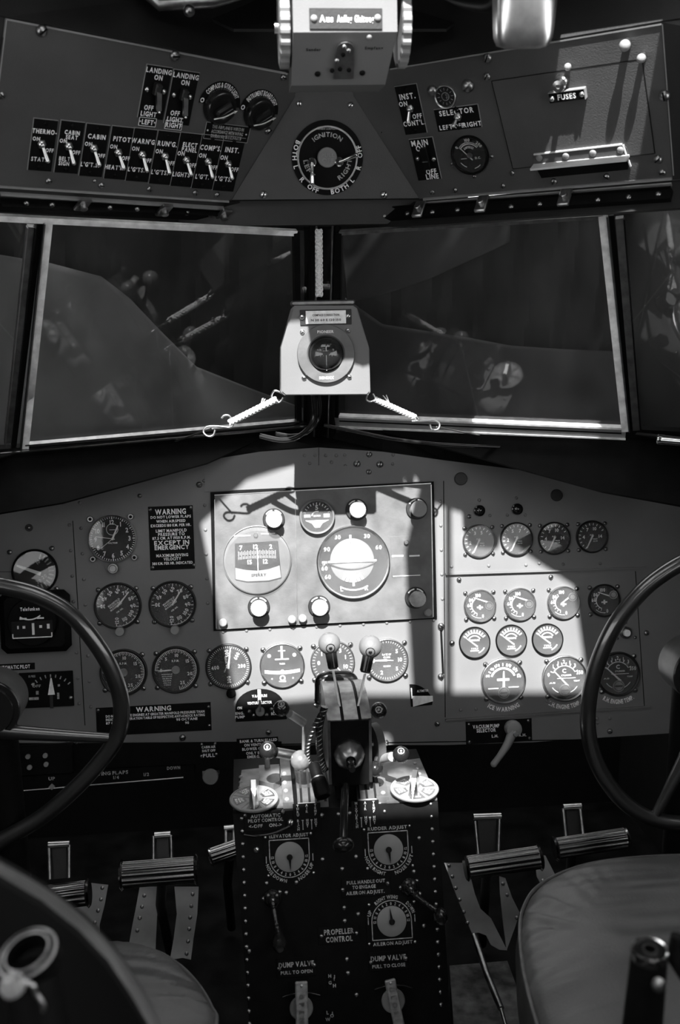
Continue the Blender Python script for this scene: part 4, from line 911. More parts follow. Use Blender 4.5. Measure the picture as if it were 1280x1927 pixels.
def mk_vs(b, r_, z):
    b.ticks(0, 350, 40, r_*.84, r_*.96, r_*.02, z)
    for s_, a in (('0', -90), ('1', -50), ('2', -10), ('3', 35), ('1', 70), ('10', 110), ('2', 160), ('3', 220)): b.text(s_, math.sin(R(a))*r_*.66, math.cos(R(a))*r_*.66, r_*.19, z, 1)
    b.fit('ALTITUDE', 0, .25*r_, .4*r_, .08*r_, z)
gauge(PM, (626, 1246), 42, mk_vs, 'round dial directly behind the left throttle ball', needle=(140, -.2, .75, .03), bez=STEEL, screwr=.0048, scang=(48, 132, 228, 312), scd=1.12, name='altimeter', lip=.06)
def mk_cl(b, r_, z):
    b.ticks(0, 350, 48, r_*.86, r_*.96, r_*.02, z)
    for s_, a in (('5', 50), ('10', 90), ('5', 132), ('0', -90), ('2', 205), ('1', -40)): b.text(s_, math.sin(R(a))*r_*.66, math.cos(R(a))*r_*.66, r_*.19, z, 1)
    b.fit('RATE OF', 0, .28*r_, .44*r_, .09*r_, z); b.fit('CLIMB', 0, .14*r_, .34*r_, .09*r_, z); b.fit('METERS', 0, -.30*r_, .35*r_, .08*r_, z)
gauge(PM, (728, 1242), 40.5, mk_cl, 'sunlit rate of climb dial behind the right throttle ball', needle=[(-90, 0, .72, .05), (95, 0, .3, .03)], bez=STEEL, screwr=.0048, scang=(48, 132, 228, 312), scd=1.14, name='climb_indicator', lip=.07)
# radial gauge behind left wheel
def mk_rad(b, r_, z):
    b.ticks(20, 170, 12, r_*.66, r_*.90, r_*.07, z)
    for s_, a in (('10', 20), ('20', 120), ('30', 160)): b.text(s_, math.sin(R(a))*r_*.5, math.cos(R(a))*r_*.5, r_*.16, z, 1, rot=R(30))
g = gauge(PM, (66, 1076), 44, mk_rad, 'dark dial at the far left with fan of bright dashes above the wheel rim', needle=(-68, -.3, .9, .09), bez=BLACK, mark=DIMW, glass=PGLASS, name='suction_dial')
screws(g, [(-44*.00096, 38*.00096, .001), (32*.00096, 42*.00096, .001), (38*.00096, -33*.00096, .001)], .0045, 'slot', STEEL)
# radio compass indicator
c = (68, 1172); k = PM.k(*c); rc = thing('radio_compass', 'black bulging radio compass indicator behind the left wheel rim', 'indicator', PM.mat(*c))
b = MB(); b.box((2*k, 4*k, .012), (132*k, 118*k, .024), bev=.010); b.lathe([(46*k, .02), (46*k, .031), (44*k, .034), (0, .034)], c=(0, 6*k, 0), n=48); b.build('case', BLACK, rc)
b = MB(); b.box((0, -7*k, .0345), (76*k, 30*k, .001), 0)
b.fit('Telefunken', -3*k, 31*k, 36*k, 6.5*k, .0345); b.ring(30*k, 32.5*k, .0345, a0=140, a1=215, c=(-4*k, 42*k)); 
b.box((2*k, -7*k, .0353), (4.5*k, 22*k, .0004), 1)
for x_, w_, h_ in ((-26, 3, 6), (-15, 5, 5), (16, 5, 5), (30, 5, 9)): b.box((x_*k, -3*k, .0353), (w_*k, h_*k, .0004), 1)
for sg in (-1, 1): b.box((sg*16*k, 13*k, .0348), (13*k, 3*k, .0004), 1)
b.box((0, -23*k, .0353), (72*k, 2*k, .001), 1); b.box((-36*k, -19*k, .0353), (2*k, 8*k, .001), 1); b.box((36*k, -19*k, .0353), (2*k, 8*k, .001), 1)
b.build('scale_window', [DIAL, WHITE], rc)
# automatic pilot indicator
placard(PM, (26, 1255), (80, 13), [('AUTOMATIC PILOT', 0, 0, 7, 62)], 'small strip reading AUTOMATIC PILOT beside the left wheel hub')
c = (88, 1297); k = PM.k(*c); ap = thing('pilot_gauge_block', 'square black instrument with an upright white arrow below the AUTOMATIC PILOT strip', 'gauge', PM.mat(*c))
b = MB(); b.box((0, 0, .002), (102*k, 68*k, .004), bev=.001); b.ticks(-55, 50, 9, 40*k, 48*k, 2.2*k, .0045) if False else None
for i, a in enumerate(range(-48, 49, 12)):
    x_ = 9*k+math.sin(R(a))*46*k; y_ = -22*k+math.cos(R(a))*48*k; b.box((x_, y_, .0043), (2*k, 6*k, .0003), 1, rot=-R(a))
b.fit('OIL PRESS', -26*k, 27*k, 13*k, 4*k, .0044); b.fit('OFF', -18*k, 8*k, 16*k, 5*k, .0044)
for q in ((-24, 12, 5, 4), (-17, -5, 5, 7), (-24, -16, 18, 5), (24, 7, 4, 4), (22, -13, 4, 12)): b.box((q[0]*k, q[1]*k, .0043), (q[2]*k, q[3]*k, .0003), 1)
b.build('case', [BLACK, DIMW], ap)
b = MB(); b.poly([(3*k, -10*k), (16*k, -10*k), (11*k, 22*k), (9*k, 22*k)], .0045, .006, 0); b.build('arrow', WHITE, ap)
b = MB(); b.box((9*k, -24*k, .005), (6*k, 24*k, .002)); b.build('stem', DARK, ap)
screws(ap, [(45*k, -18*k, .004)], .004, 'plain', STEEL)
# long placard at the foot of the panel
placard(PM, (290, 1353), (216, 54), [('WARNING', 0, 20, 9, 66), ('DO NOT OPERATE ENGINES AT GREATER MANIFOLD PRESSURES THAN', 3, 10, 4.6, 186), ('INDICATED IN OPERATION TABLE OF RESPECTIVE ANTI-KNOCK RATING', 3, 3.5, 4.6, 186), ('87 OCTANE', -70, -3, 4.6, 40), ('90 OCTANE', 62, -3, 4.6, 40), ('90', 62, -10, 4.6, 0)],
        'long WARNING placard on manifold pressures beside the left wheel rim', scr=[(-104, 22), (104, 18), (104, -18)], rot=R(0))
placard(PM, (393, 1413), (32, 32), [('CABIN AIR', 0, 8, 4.5, 26), ('SHUT OFF', 0, 1, 4.5, 25), ('PULL', 0, -8, 6.5, 22)], 'tiny placard reading CABIN AIR SHUT OFF PULL', scr=[(-13, 13), (13, 13), (-14, -9), (14, -7)], h=.002)
c = (397, 1456); t_ = thing('pull_control', 'pale round pull knob below the CABIN AIR placard', 'knob', PM.mat(*c)); k = PM.k(*c)
b = MB(); b.poly([(-16*k, -2*k), (16*k, -2*k), (16*k, 26*k), (-16*k, 26*k)], -.004, -.001); b.build('bracket', STEEL, t_)
b = MB(); b.lathe([(.004, -.001), (.004, .012), (14*k, .016), (15*k, .019), (15*k, .022), (13.5*k, .024), (0, .024)], n=36); b.build('knob', KNOBG, t_)
placard(PM, (485, 1408), (78, 40), [('BANK & TURN SEALED', 2, 15, 5, 70), ('ON VENTURI USE', 2, 7.5, 5, 54), ('BLOWER OR PUMP', 0, 0, 5, 58), ('ONLY IN', -8, -8, 5, 28), ('EMERG.', -8, -15, 5, 24)], 'black placard reading BANK & TURN SEALED', h=.002)
# selector arc plate
c = (489, 1330); k = PM.k(*c); t_ = thing('suction_selector', 'arched black plate and small lever marked ON ENG. PUMP and BLOWER', 'selector', PM.mat(*c))
b = MB(); b.poly([(math.cos(R(a))*46*k, math.sin(R(a))*34*k) for a in range(0, 181, 12)]+[(-46*k, -26*k), (50*k, -26*k), (50*k, 0)], .0002, .0012)
texts(b, [('ON', -38, 0, 5, 9), ('ENG.', -38, -10, 5, 16), ('PUMP', -38, -17, 5, 18), ('ON', 30, 0, 5, 9), ('ENG.', 33, -10, 5, 16), ('BLOWER', 34, -14, 5, 26), ('VACUUM', 0, 21, 5, 28), ('VENTURI SELECTOR', 0, 8, 5, 46)], k, .0018)
b.box((0, 22*k, .0016), (6*k, 22*k, .0004), 1); b.build('plate', [BLACK, WHITE], t_)
b = MB(); b.cyl(9*k, .001, .008, bev=.001, c=(0, -8*k, 0)); b.rod((0, -8*k, .007), (0, 16*k, .010), 2.5*k); b.build('lever', STEEL, t_)
screws(t_, [(-20*k, -8*k, .001), (-12*k, -16*k, .001), (12*k, -16*k, .001), (22*k, -6*k, .001)], .004, 'slot', STEEL)
# fan-shaped dial placard
c = (792, 1308); k = PM.k(*c); t_ = thing('quadrant_placard', 'small quarter-circle dial with a white sector on the lower centre panel', 'placard', PM.mat(*c, rot=R(2)))
b = MB(); b.poly([(-20*k, -20*k), (-20*k, 22*k)]+[(-20*k+math.sin(R(a))*42*k, -20*k+math.cos(R(a))*42*k) for a in range(8, 82, 8)]+[(22*k, -10*k), (20*k, -20*k)], .0002, .0012, 0)
b.poly([(-16*k, -20*k), (22*k, -13*k), (22*k, -3*k), (-16*k, 0)], .0012, .0022, 1); b.fit('ALTIMETER', 4*k, 8*k, 22*k, 4*k, .0016, 1); b.box((-17*k, 5*k, .0014), (2*k, 20*k, .0004), 1); b.build('plate', [BLACK, WHITE], t_)
# buttons low on the left and the flap position bar
t_ = thing('switch_box', 'black box with small round buttons behind the left wheel spoke', 'switch box', PM.mat(72, 1428, h=.003))
k = .00096; b = MB(); b.box((0, 0, .006), (130*k, 56*k, .012), bev=.002); b.build('case', BLACK, t_)
for x_, y_ in ((-15, 9), (16, 9), (-13, -11), (17, -7)):
    b = MB(); b.cyl(4.6*k, .012, .018, c=(x_*k, y_*k, 0), bev=.0008, n=18); b.build('button', KNOBL, t_)
screws(t_, [(70*k, 27*k, .0), (-54*k, -30*k, .001)], .0035, 'slot', METAL)
fb = thing('flap_indicator', 'long black bar reading WING FLAPS with UP and DOWN marks and a bright rod', 'indicator', T(PM.at(250, 1460)))
b = MB(); pxpoly(b, PM, [(-40, 1455), (366, 1437), (366, 1466), (-40, 1494)], .004, .010); b.T = PM.mat(190, 1456, h=.0106, rot=R(.5)); kk = PM.k(190, 1456)
b.fit('WING FLAPS', 20*kk, 0, 62*kk, 6.5*kk, 0, 1); b.fit('DOWN', 137*kk, 2*kk, 25*kk, 6*kk, 0, 1); b.text('1/2', 85*kk, -7*kk, 6*kk, 0, 1); b.text('1/4', 28*kk, -9*kk, 6*kk, 0, 1); b.fit('UP', -92*kk, -3*kk, 12*kk, 6*kk, 0, 1); b.build('bar', [BLACK, DIMW], fb, True)
b = MB(); b.tube([PM.at(-30, 1494, .012), PM.at(345, 1463, .012)], .0014); b.build('rod', METAL, fb, True)
b = MB(); b.T = PM.mat(98, 1480, h=.010); b.poly([(0, -6*kk), (6*kk, 0), (0, 6*kk), (-6*kk, 0)], .0, .004); b.build('pointer', KNOBL, fb, True)

# ---------------------------------------------------------------- gyro pilot unit
GC = (609, 1048); k = PM.k(*GC); gy = thing('gyro_pilot_unit', 'large worn automatic pilot unit with two round gyro windows and six knobs', 'autopilot', PM.mat(*GC)); gl0 = Vector(PM.loc(*GC))
def G(x, y): v = Vector(PM.loc(x, y))-gl0; return (v.x, v.y)
b = MB(); b.poly([G(396, 926), G(816, 906), G(822, 1164), G(402, 1187)], .0026, .0034, 0); b.build('dark_surround', BLACK, gy)
b = MB(); b.poly([G(404, 932), G(555, 922), G(559, 1175), G(407, 1184)], .003, .0070, 0); b.build('left_faceplate', GYRO, gy)
b = MB(); b.poly([G(556, 922), G(810, 910), G(814, 1162), G(560, 1175)], .003, .0070, 0); b.build('right_faceplate', GYRO, gy)
b = MB()
for a_, c_ in ((G(404, 931), G(810, 909)), (G(556, 924), G(560, 1174)), (G(811, 912), G(815, 1160)), (G(405, 940), G(408, 1182))):
    A_, B_ = Vector(a_), Vector(c_); d = (B_-A_); b.poly([tuple(A_), tuple(B_), tuple(B_+Vector((d.y, -d.x)).normalized()*.0014), tuple(A_+Vector((d.y, -d.x)).normalized()*.0014)], .006, .0078)
b.build('worn_edge', METAL, gy)
Z0 = .007
# directional gyro
x_, y_ = G(484, 1053); r_ = 64*k
b = MB(); b.lathe([(r_, Z0), (r_, Z0+.003), (r_*.975, Z0+.0035), (r_*.96, Z0+.002), (0, Z0+.002)], n=72, c=(x_, y_, 0)); dg = b.build('directional_gyro', GYRO, gy)
def Q(lst): return [(x_+a*k, y_+c*k) for a, c in lst]
b = MB(); b.poly(Q([(-40, 32), (40, 34), (44, -36), (20, -40), (-20, -40), (-42, -35)]), Z0+.0021, Z0+.0026); b.build('window_recess', BLACK, dg)
b = MB()
n = 24; vs_ = []; fs = []
for i in range(n+1):
    a = (i/n*2-1); 
    for f, yy in ((0, 28-2*a*a), (1, -8-6*(1-a*a)+4)): vs_.append((x_+a*37*k, y_+yy*k, Z0+.003+.004*(1-a*a)))
for i in range(n): fs.append((2*i, 2*i+1, 2*i+3, 2*i+2))
b.add(vs_, fs, 0, True)
for i in range(25):
    a = (i/24*2-1)*.92; b.box((x_+a*37*k, y_+(14-2*a*a)*k, Z0+.0036+.004*(1-a*a)), (.9*k, (6 if i % 2 else 9)*k, .0003), 1); b.box((x_+a*37*k, y_+(6-2*a*a)*k, Z0+.0036+.004*(1-a*a)), (.9*k, 5*k, .0003), 1)
for s_, xx, yy in (('7', -29, 24), ('12', -2, 25), ('2', 26, 24), ('15', -14, -3), ('12', 15, -3)): b.text(s_, x_+xx*k, y_+yy*k, 8*k, Z0+.0078-.004*(xx/37)**2, 1)
b.build('compass_card', [DIAL, WHITE], dg)
b = MB(); b.poly(Q([(-41, -13), (-20, -18), (0, -20), (20, -18), (41, -12), (43, -34), (20, -39), (-20, -39), (-41, -34)]), Z0+.003, Z0+.0055, 0); b.text('SPERRY', x_+2*k, y_-28*k, 5*k, Z0+.006, 1); b.build('lower_apron', [KNOBL, DARK], dg)
b = MB(); b.box((x_+1*k, y_+0*k, Z0+.009), (1.6*k, 46*k, .0006)); b.build('lubber_line', WHITE, dg)
b = MB(); b.box((x_-26*k, y_+46*k, Z0+.0025), (30*k, 2.4*k, .0006)); b.box((x_+22*k, y_+48*k, Z0+.0025), (26*k, 2.4*k, .0006)); b.cyl(4*k, Z0+.002, Z0+.006, 1, c=(x_-1*k, y_+46*k, 0), bev=.001); b.build('engraving', [WHITE, STEEL], dg)
b = MB(); b.cyl(r_*.955, Z0+.0105, Z0+.0110, c=(x_, y_, 0), n=48); b.build('glass', DGLASS, dg)
# horizon
x_, y_ = G(664, 1057); r_ = 69*k
b = MB(); b.lathe([(r_, Z0), (r_, Z0+.007), (r_*.97, Z0+.009), (r_*.93, Z0+.0085), (r_*.92, Z0+.001), (0, Z0+.001)], n=72, c=(x_, y_, 0)); hz = b.build('artificial_horizon', STEEL, gy)
b = MB(); b.cyl(r_*.92, Z0+.001, Z0+.0018, 0, c=(x_, y_, 0), n=64)
for s_, a in (('90', -62), ('30', -30), ('60', -118), ('30', 30), ('60', 62), ('L', 205), ('R', 155), ('5', -90), ('60', -100)): b.text(s_, x_+math.sin(R(a))*r_*.80, y_+math.cos(R(a))*r_*.80, r_*.11, Z0+.0022, 1)
b.ring(r_*.74, r_*.78, Z0+.0022, a0=150, a1=210, c=(x_, y_)); b.box((x_-r_*.78, y_+.02*r_, Z0+.002), (r_*.14, r_*.06, .0004), 1); b.build('bank_scale', [DIAL, WHITE], hz)
b = MB(); q = r_*.60; b.lathe([(q, Z0+.0018), (q*.9, Z0+.003), (0, Z0+.0045)], n=56, c=(x_-2*k, y_+3*k, 0)); b.build('horizon_ball', KNOBG, hz)
b = MB(); b.box((x_-2*k, y_+2*k, Z0+.0058), (r_*1.32, r_*.055, .0012), 0); b.tube(catmull([(x_+(t*.62-.03)*r_, y_+(-.03-.16*(1-t*t))*r_, Z0+.005) for t in (-1, -.6, -.2, .2, .6, 1)], 6), .0011, 1, n=8); b.build('horizon_bar', [WHITE, DARK], hz)
b = MB(); 
for a in (150, 162, 174, 186, 198, 210): b.box((x_-2*k+math.sin(R(a))*r_*.46, y_+math.cos(R(a))*r_*.46, Z0+.0052), (r_*.07, r_*.17, .0006), rot=-R(a))
b.box((x_-1*k, y_-.50*r_, Z0+.0056), (r_*.06, r_*.30, .0006)); b.box((x_-.06*r_, y_+.64*r_, Z0+.0040), (r_*.06, r_*.2, .0006)); b.build('pitch_marks', WHITE, hz)
b = MB(); b.cyl(r_*.93, Z0+.0082, Z0+.0088, c=(x_, y_, 0), n=48); b.build('glass', DGLASS, hz)
# suction gauge
x_, y_ = G(596, 972); r_ = 33*k
b = MB(); b.lathe([(r_, Z0), (r_, Z0+.008), (r_*.97, Z0+.0095), (r_*.88, Z0+.009), (r_*.86, Z0+.002), (0, Z0+.002)], n=56, c=(x_, y_, 0)); sg = b.build('vacuum_gauge', GYRO, gy)
b = MB(); b.cyl(r_*.86, Z0+.002, Z0+.0026, 0, c=(x_, y_, 0), n=48); old = b.T; b.T = T((x_, y_, 0)); b.ticks(-70, 70, 11, r_*.66, r_*.8, r_*.04, Z0+.003); b.text('5', 0, r_*.52, r_*.26, Z0+.003, 1); b.ring(r_*.26, r_*.33, Z0+.003, a0=-80, a1=20, n=30)
b.poly([(-.68*r_, -.2*r_), (.68*r_, -.2*r_), (.3*r_, -.38*r_), (.14*r_, -.62*r_), (-.14*r_, -.62*r_), (-.3*r_, -.38*r_)], Z0+.003, Z0+.0034, 1); b.box((-.55*r_, .05*r_, Z0+.003), (.35*r_, .16*r_, .0004), 1); b.box((.55*r_, .05*r_, Z0+.003), (.35*r_, .2*r_, .0004), 1); b.fit('SUCTION', 0, .05*r_, .4*r_, .1*r_, Z0+.003)
b.build('dial_face', [DIAL, WHITE], sg)
b = MB(); b.cyl(r_*.87, Z0+.0075, Z0+.0081, c=(x_, y_, 0), n=40); b.build('glass', DGLASS, sg)
for c, nm, mt in (((515, 977), 'rudder', KNOBL), ((670, 959), 'aileron', KNOBL), ((783, 957), 'elevator', KNOBG), ((487, 1141), 'caging', KNOBL), ((600, 1140), 'speed', KNOBL), ((781, 1124), 'servo', STEEL)):
    x_, y_ = G(*c); b = MB(); b.lathe([(20.5*k, Z0), (20.5*k, Z0+.003), (19.5*k, Z0+.0038), (14*k, Z0+.0038), (14*k, Z0+.002)], n=40, c=(x_, y_, 0)); b.ring(15.8*k, 18*k, Z0+.0042, a0=-55, a1=-8, c=(x_, y_), n=60); b.ring(15.8*k, 18*k, Z0+.0042, a0=8, a1=55, c=(x_, y_), n=60); rg = b.build('knob_ring', [DARK, WHITE], gy)
    b = MB(); b.lathe([(11*k, Z0), (12*k, Z0+.006), (14.5*k, Z0+.022), (15.5*k, Z0+.026), (14.5*k, Z0+.0275), (0, Z0+.0278)], n=44, c=(x_, y_, 0), flute=lambda i: 1+.015*math.cos(i*math.pi)); b.build('knob', mt, rg)
for c in ((420, 1170), (549, 1164), (569, 1162), (804, 1151)):
    x_, y_ = G(*c); b = MB(); b.cyl(7.5*k, Z0, Z0+.010, c=(x_, y_, 0), bev=.0015); b.build('thumb_screw', KNOBL if c[0] < 800 else KNOBG, gy)
x_, y_ = G(763, 1046); b = MB(); b.box((x_, y_, Z0+.0004), (56*k, 76*k, .001), 0, bev=.0003); 
b.box((x_-16*k, y_+1*k, Z0+.001), (22*k, 3*k, .0003), 1); b.box((x_+16*k, y_+0*k, Z0+.001), (20*k, 3*k, .0003), 1); b.box((x_+0*k, y_-37*k, Z0+.001), (52*k, 1.5*k, .0003), 1); b.cyl(4.5*k, Z0, Z0+.006, 2, c=(x_+1*k, y_+26*k, 0), bev=.001); b.build('data_plate', [GYRO, WHITE, STEEL], gy)

# ---------------------------------------------------------------- main panel: right side
def mk_small1(nums):
    def f(b, r_, z):
        b.ticks(-150, 60, 13, r_*.78, r_*.93, r_*.05, z)
        for s_, a in nums: b.text(s_, math.sin(R(a))*r_*.58, math.cos(R(a))*r_*.58, r_*.22, z, 1)
        b.fit('FUEL', 0, .12*r_, .28*r_, .1*r_, z); b.fit('PRESS', .22*r_, -.16*r_, .3*r_, .08*r_, z); b.fit('KG CM', .22*r_, -.3*r_, .3*r_, .08*r_, z)
    return f
for i, (c, nums, lab, gp) in enumerate((((901, 1018), [('2', -100), ('3', -25), ('5', 20)], 'sunlit fuel pressure gauge, leftmost in the top right row', 31), ((972, 1014), [('2', -95), ('5', -25), ('7', 25)], 'half-shaded fuel pressure gauge, second in the top right row', 31),
                       ((1043, 1013), [('4', -90), ('7', -32), ('10', 20), ('14', 88)], 'shaded oil pressure gauge, third in the top right row', 30.5), ((1114, 1010), [('4', -90), ('7', -32), ('10', 20), ('14', 88)], 'shaded oil pressure gauge at the right end of the top row', 30))):
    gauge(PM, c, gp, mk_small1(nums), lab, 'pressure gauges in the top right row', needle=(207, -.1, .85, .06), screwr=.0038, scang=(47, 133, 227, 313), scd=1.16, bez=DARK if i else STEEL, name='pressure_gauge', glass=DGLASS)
def mk_temp(b, r_, z):
    b.ring(r_*.52, r_*.58, z, a0=-160, a1=-35)
    b.ticks(-160, -35, 8, r_*.58, r_*.72, r_*.04, z)
    for s_, a in (('100', -8), ('80', -55), ('60', -85), ('0', 165)): b.text(s_, math.sin(R(a))*r_*.72, math.cos(R(a))*r_*.72, r_*.23, z, 1, sx=.8)
    b.box((0, -.1*r_, z), (.4*r_, .1*r_, .0003), 1); b.box((0, -.1*r_, z), (.12*r_, .3*r_, .0003), 1); b.ring(r_*.8, r_*.84, z, a0=175, a1=225)
    b.cyl(r_*.3, z, z+.0012, 2, c=(.68*r_, .18*r_, 0)) if False else None
for i, (c, lab) in enumerate((((903, 1140), 'sunlit oil temperature gauge, leftmost in the second right row'), ((978, 1137), 'sunlit oil temperature gauge, second in the second right row'), ((1060, 1134), 'sunlit temperature gauge cut by the shadow edge, third in its row'), ((1137, 1130), 'shaded temperature gauge against the right wheel rim'))):
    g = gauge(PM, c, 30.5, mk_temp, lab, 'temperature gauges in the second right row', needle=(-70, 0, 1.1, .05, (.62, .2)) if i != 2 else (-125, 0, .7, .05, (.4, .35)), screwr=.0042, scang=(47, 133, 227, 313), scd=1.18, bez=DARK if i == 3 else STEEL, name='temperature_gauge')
    b = MB(); k = PM.k(*c); b.cyl(8*k, .001, .0035, c=(17*k, (0 if i < 2 else 10)*k, 0), bev=.0005); b.ring(5*k, 6*k, .0037, 1, c=(17*k, (0 if i < 2 else 10)*k), n=20); b.build('pivot_cap', [STEEL, BLACK], g)
def mk_q(b, r_, z):
    b.ring(r_*.42, r_*.50, z, a0=-58, a1=58); b.ticks(-58, 58, 9, r_*.66, r_*.88, r_*.10, z); b.ring(r_*.62, r_*.68, z, a0=-50, a1=50); b.fit('PRESSURE', 0, .16*r_, .7*r_, .13*r_, z); b.fit('TYPE P', 0, -.42*r_, .5*r_, .12*r_, z); b.fit('MADE IN USA', 0, -.56*r_, .6*r_, .1*r_, z); b.ring(r_*.72, r_*.8, z, a0=120, a1=160)
for c, lab in (((893, 1209), 'leftmost of the three close-set black gauges in sunlight'), ((962, 1205), 'middle of the three close-set black gauges in sunlight'), ((1030, 1203), 'rightmost of the three close-set black gauges in sunlight')):
    gauge(PM, c, 29.5, mk_q, lab, 'three close-set quantity gauges', needle=(-52, -.1, .85, .05, (.12, -.22)), bez=BLACK, name='quantity_gauge', lip=.08)
def mk_big(b, r_, z):
    b.ring(r_*.58, r_*.62, z, a0=-62, a1=62); b.ticks(-62, 62, 8, r_*.64, r_*.76, r_*.05, z)
    for s_, a in (('0', -75), ('1', -42), ('2', 0), ('3', 42), ('350', 72)): b.text(s_, math.sin(R(a))*r_*.80, math.cos(R(a))*r_*.80, r_*.18, z, 1, sx=.8)
    for a in (-21, 21): b.text('I', math.sin(R(a))*r_*.80, math.cos(R(a))*r_*.80, r_*.16, z, 1)
    b.text('C', 0, .36*r_, .2*r_, z); b.fit('CYLINDER', .1*r_, .14*r_, .5*r_, .08*r_, z); b.box((.1*r_, .0, z), (.9*r_, .03*r_, .0003), 1); b.fit('AB', -.6*r_, -.2*r_, .3*r_, .07*r_, z); b.fit('TEMP', .6*r_, -.15*r_, .3*r_, .07*r_, z); b.ring(r_*.72, r_*.76, z, a0=125, a1=160); b.ring(r_*.72, r_*.76, z, a0=205, a1=235)
def mk_ice(b, r_, z):
    b.ring(r_*.56, r_*.66, z, a0=-68, a1=68); b.ticks(-70, 70, 11, r_*.72, r_*.86, r_*.06, z)
    for s_, a in (('60', -70), ('40', -42), ('20', -18), ('20', 20), ('40', 48), ('60', 76)): b.text(s_, math.sin(R(a))*r_*.80, math.cos(R(a))*r_*.80, r_*.13, z, 1)
    b.box((0, .06*r_, z), (.6*r_, .12*r_, .0003), 1); b.box((-.5*r_, -.35*r_, z), (.5*r_, .05*r_, .0003), 1); b.box((.5*r_, -.32*r_, z), (.5*r_, .05*r_, .0003), 1)
for c, r_, f, cap, lab, nd in (((947, 1281), 42.5, mk_ice, 'ICE WARNING', 'large sunlit dial captioned ICE WARNING', (2, .2, .95, .06, (0, -.5))), ((1062, 1276), 42.5, mk_big, 'L.H. ENGINE TEMP.', 'large sunlit dial captioned L.H. ENGINE TEMP', (-42, -.1, .9, .04, (.1, -.3))), ((1163, 1268), 41, mk_big, 'R.H. ENGINE TEMP.', 'large shaded dial captioned R.H. ENGINE TEMP behind the right wheel rim', (-46, -.1, .9, .05, (.05, -.28)))):
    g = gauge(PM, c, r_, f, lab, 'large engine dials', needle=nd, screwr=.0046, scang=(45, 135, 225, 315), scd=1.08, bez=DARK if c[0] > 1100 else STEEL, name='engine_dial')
    k = PM.k(*c); b = MB(); b.cyl(11*k, .001, .0034, c=(0, -22*k, 0), bev=.0005); b.box((0, -22*k, .0035), (14*k, 3*k, .0003), 1); b.ring(8*k, 9*k, .0036, 1, c=(0, -22*k), n=20); b.build('pivot_cap', [STEEL, BLACK], g)
    b = MB(); b.ring(r_*k*1.10, r_*k*1.38, .0008, 0, a0=142, a1=220); b.arctext(cap, r_*k*1.24, 181, 8*k, .0014, 1, inward=True, span=66); b.build('caption', [PAINT, WHITE], g)
for c, lab in (((902, 961), 'left of the two small dark warning lamps above the right gauges'), ((973, 958), 'right of the two small dark warning lamps above the right gauges')):
    t_ = thing('warning_lamp', lab, 'lamp', PM.mat(*c), 'small warning lamps'); k = PM.k(*c); b = MB(); b.lathe([(10.5*k, 0), (10.5*k, .004), (8.5*k, .005), (8*k, .003)], n=28); b.build('bezel', BLACKG, t_); b = MB(); b.dome((0, 0, .003), 8*k, .006, n=24); b.build('lens', LENS_RED, t_)
c = (1177, 1190); t_ = thing('push_button', 'small white push button beside the right wheel rim', 'button', PM.mat(*c)); k = PM.k(*c); b = MB(); b.lathe([(11*k, 0), (11*k, .006), (9*k, .008), (8*k, .004)], n=28); b.build('collar', STEEL, t_); b = MB(); b.cyl(6.5*k, 0, .012, bev=.001); b.build('button', WHITE, t_)
screws(t_, [(18*k, -10*k, .001), (-16*k, -10*k, .001), (1*k, 18*k, .001)], .003, 'slot', STEEL)
for c, lab in (((55, 993), 'small dark lamp stud above the far left dial'),):
    t_ = thing('indicator_stud', lab, 'stud', PM.mat(*c)); k = PM.k(*c); b = MB(); b.cyl(7*k, 0, .003, bev=.0008); b.build('collar', DARK, t_); b = MB(); b.dome((0, 0, .002), 4.5*k, .005, n=16); b.build('tip', STEEL, t_)
# vacuum pump selector
placard(PM, (939, 1376), (124, 42), [('VACUUM PUMP', -24, 11, 6.5, 50), ('SELECTOR', -24, 3.5, 6.5, 36), ('L.H.', -8, -8, 5, 12), ('R.H.', 44, -9, 5, 14)], 'black placard reading VACUUM PUMP SELECTOR', scr=[(-56, 16), (56, 17), (-56, -17), (57, -16)])
c = (965, 1373); t_ = thing('selector_handle', 'pale cast handle pointing down left on the vacuum pump placard', 'handle', PM.mat(*c, h=.001)); k = PM.k(*c)
b = MB(); b.lathe([(15*k, 0), (15.5*k, .010), (14*k, .018), (9*k, .020), (0, .020)], n=32, c=(-1*k, 4*k, 0)); b.build('boss', KNOBL, t_)
b = MB(); b.tube(catmull([(-3*k, 0, .012), (-14*k, -20*k, .018), (-28*k, -38*k, .022), (-43*k, -55*k, .024)], 6), 8*k, n=16, rf=lambda t: 1.15-.55*t if t < .75 else .74); b.sphere((-43*k, -55*k, .024), 6*k, n=16, m=10); b.build('arm', KNOBL, t_)
b = MB(); b.cyl(5*k, .018, .024, bev=.001, c=(0, -3*k, 0)); b.build('nut', METAL, t_)

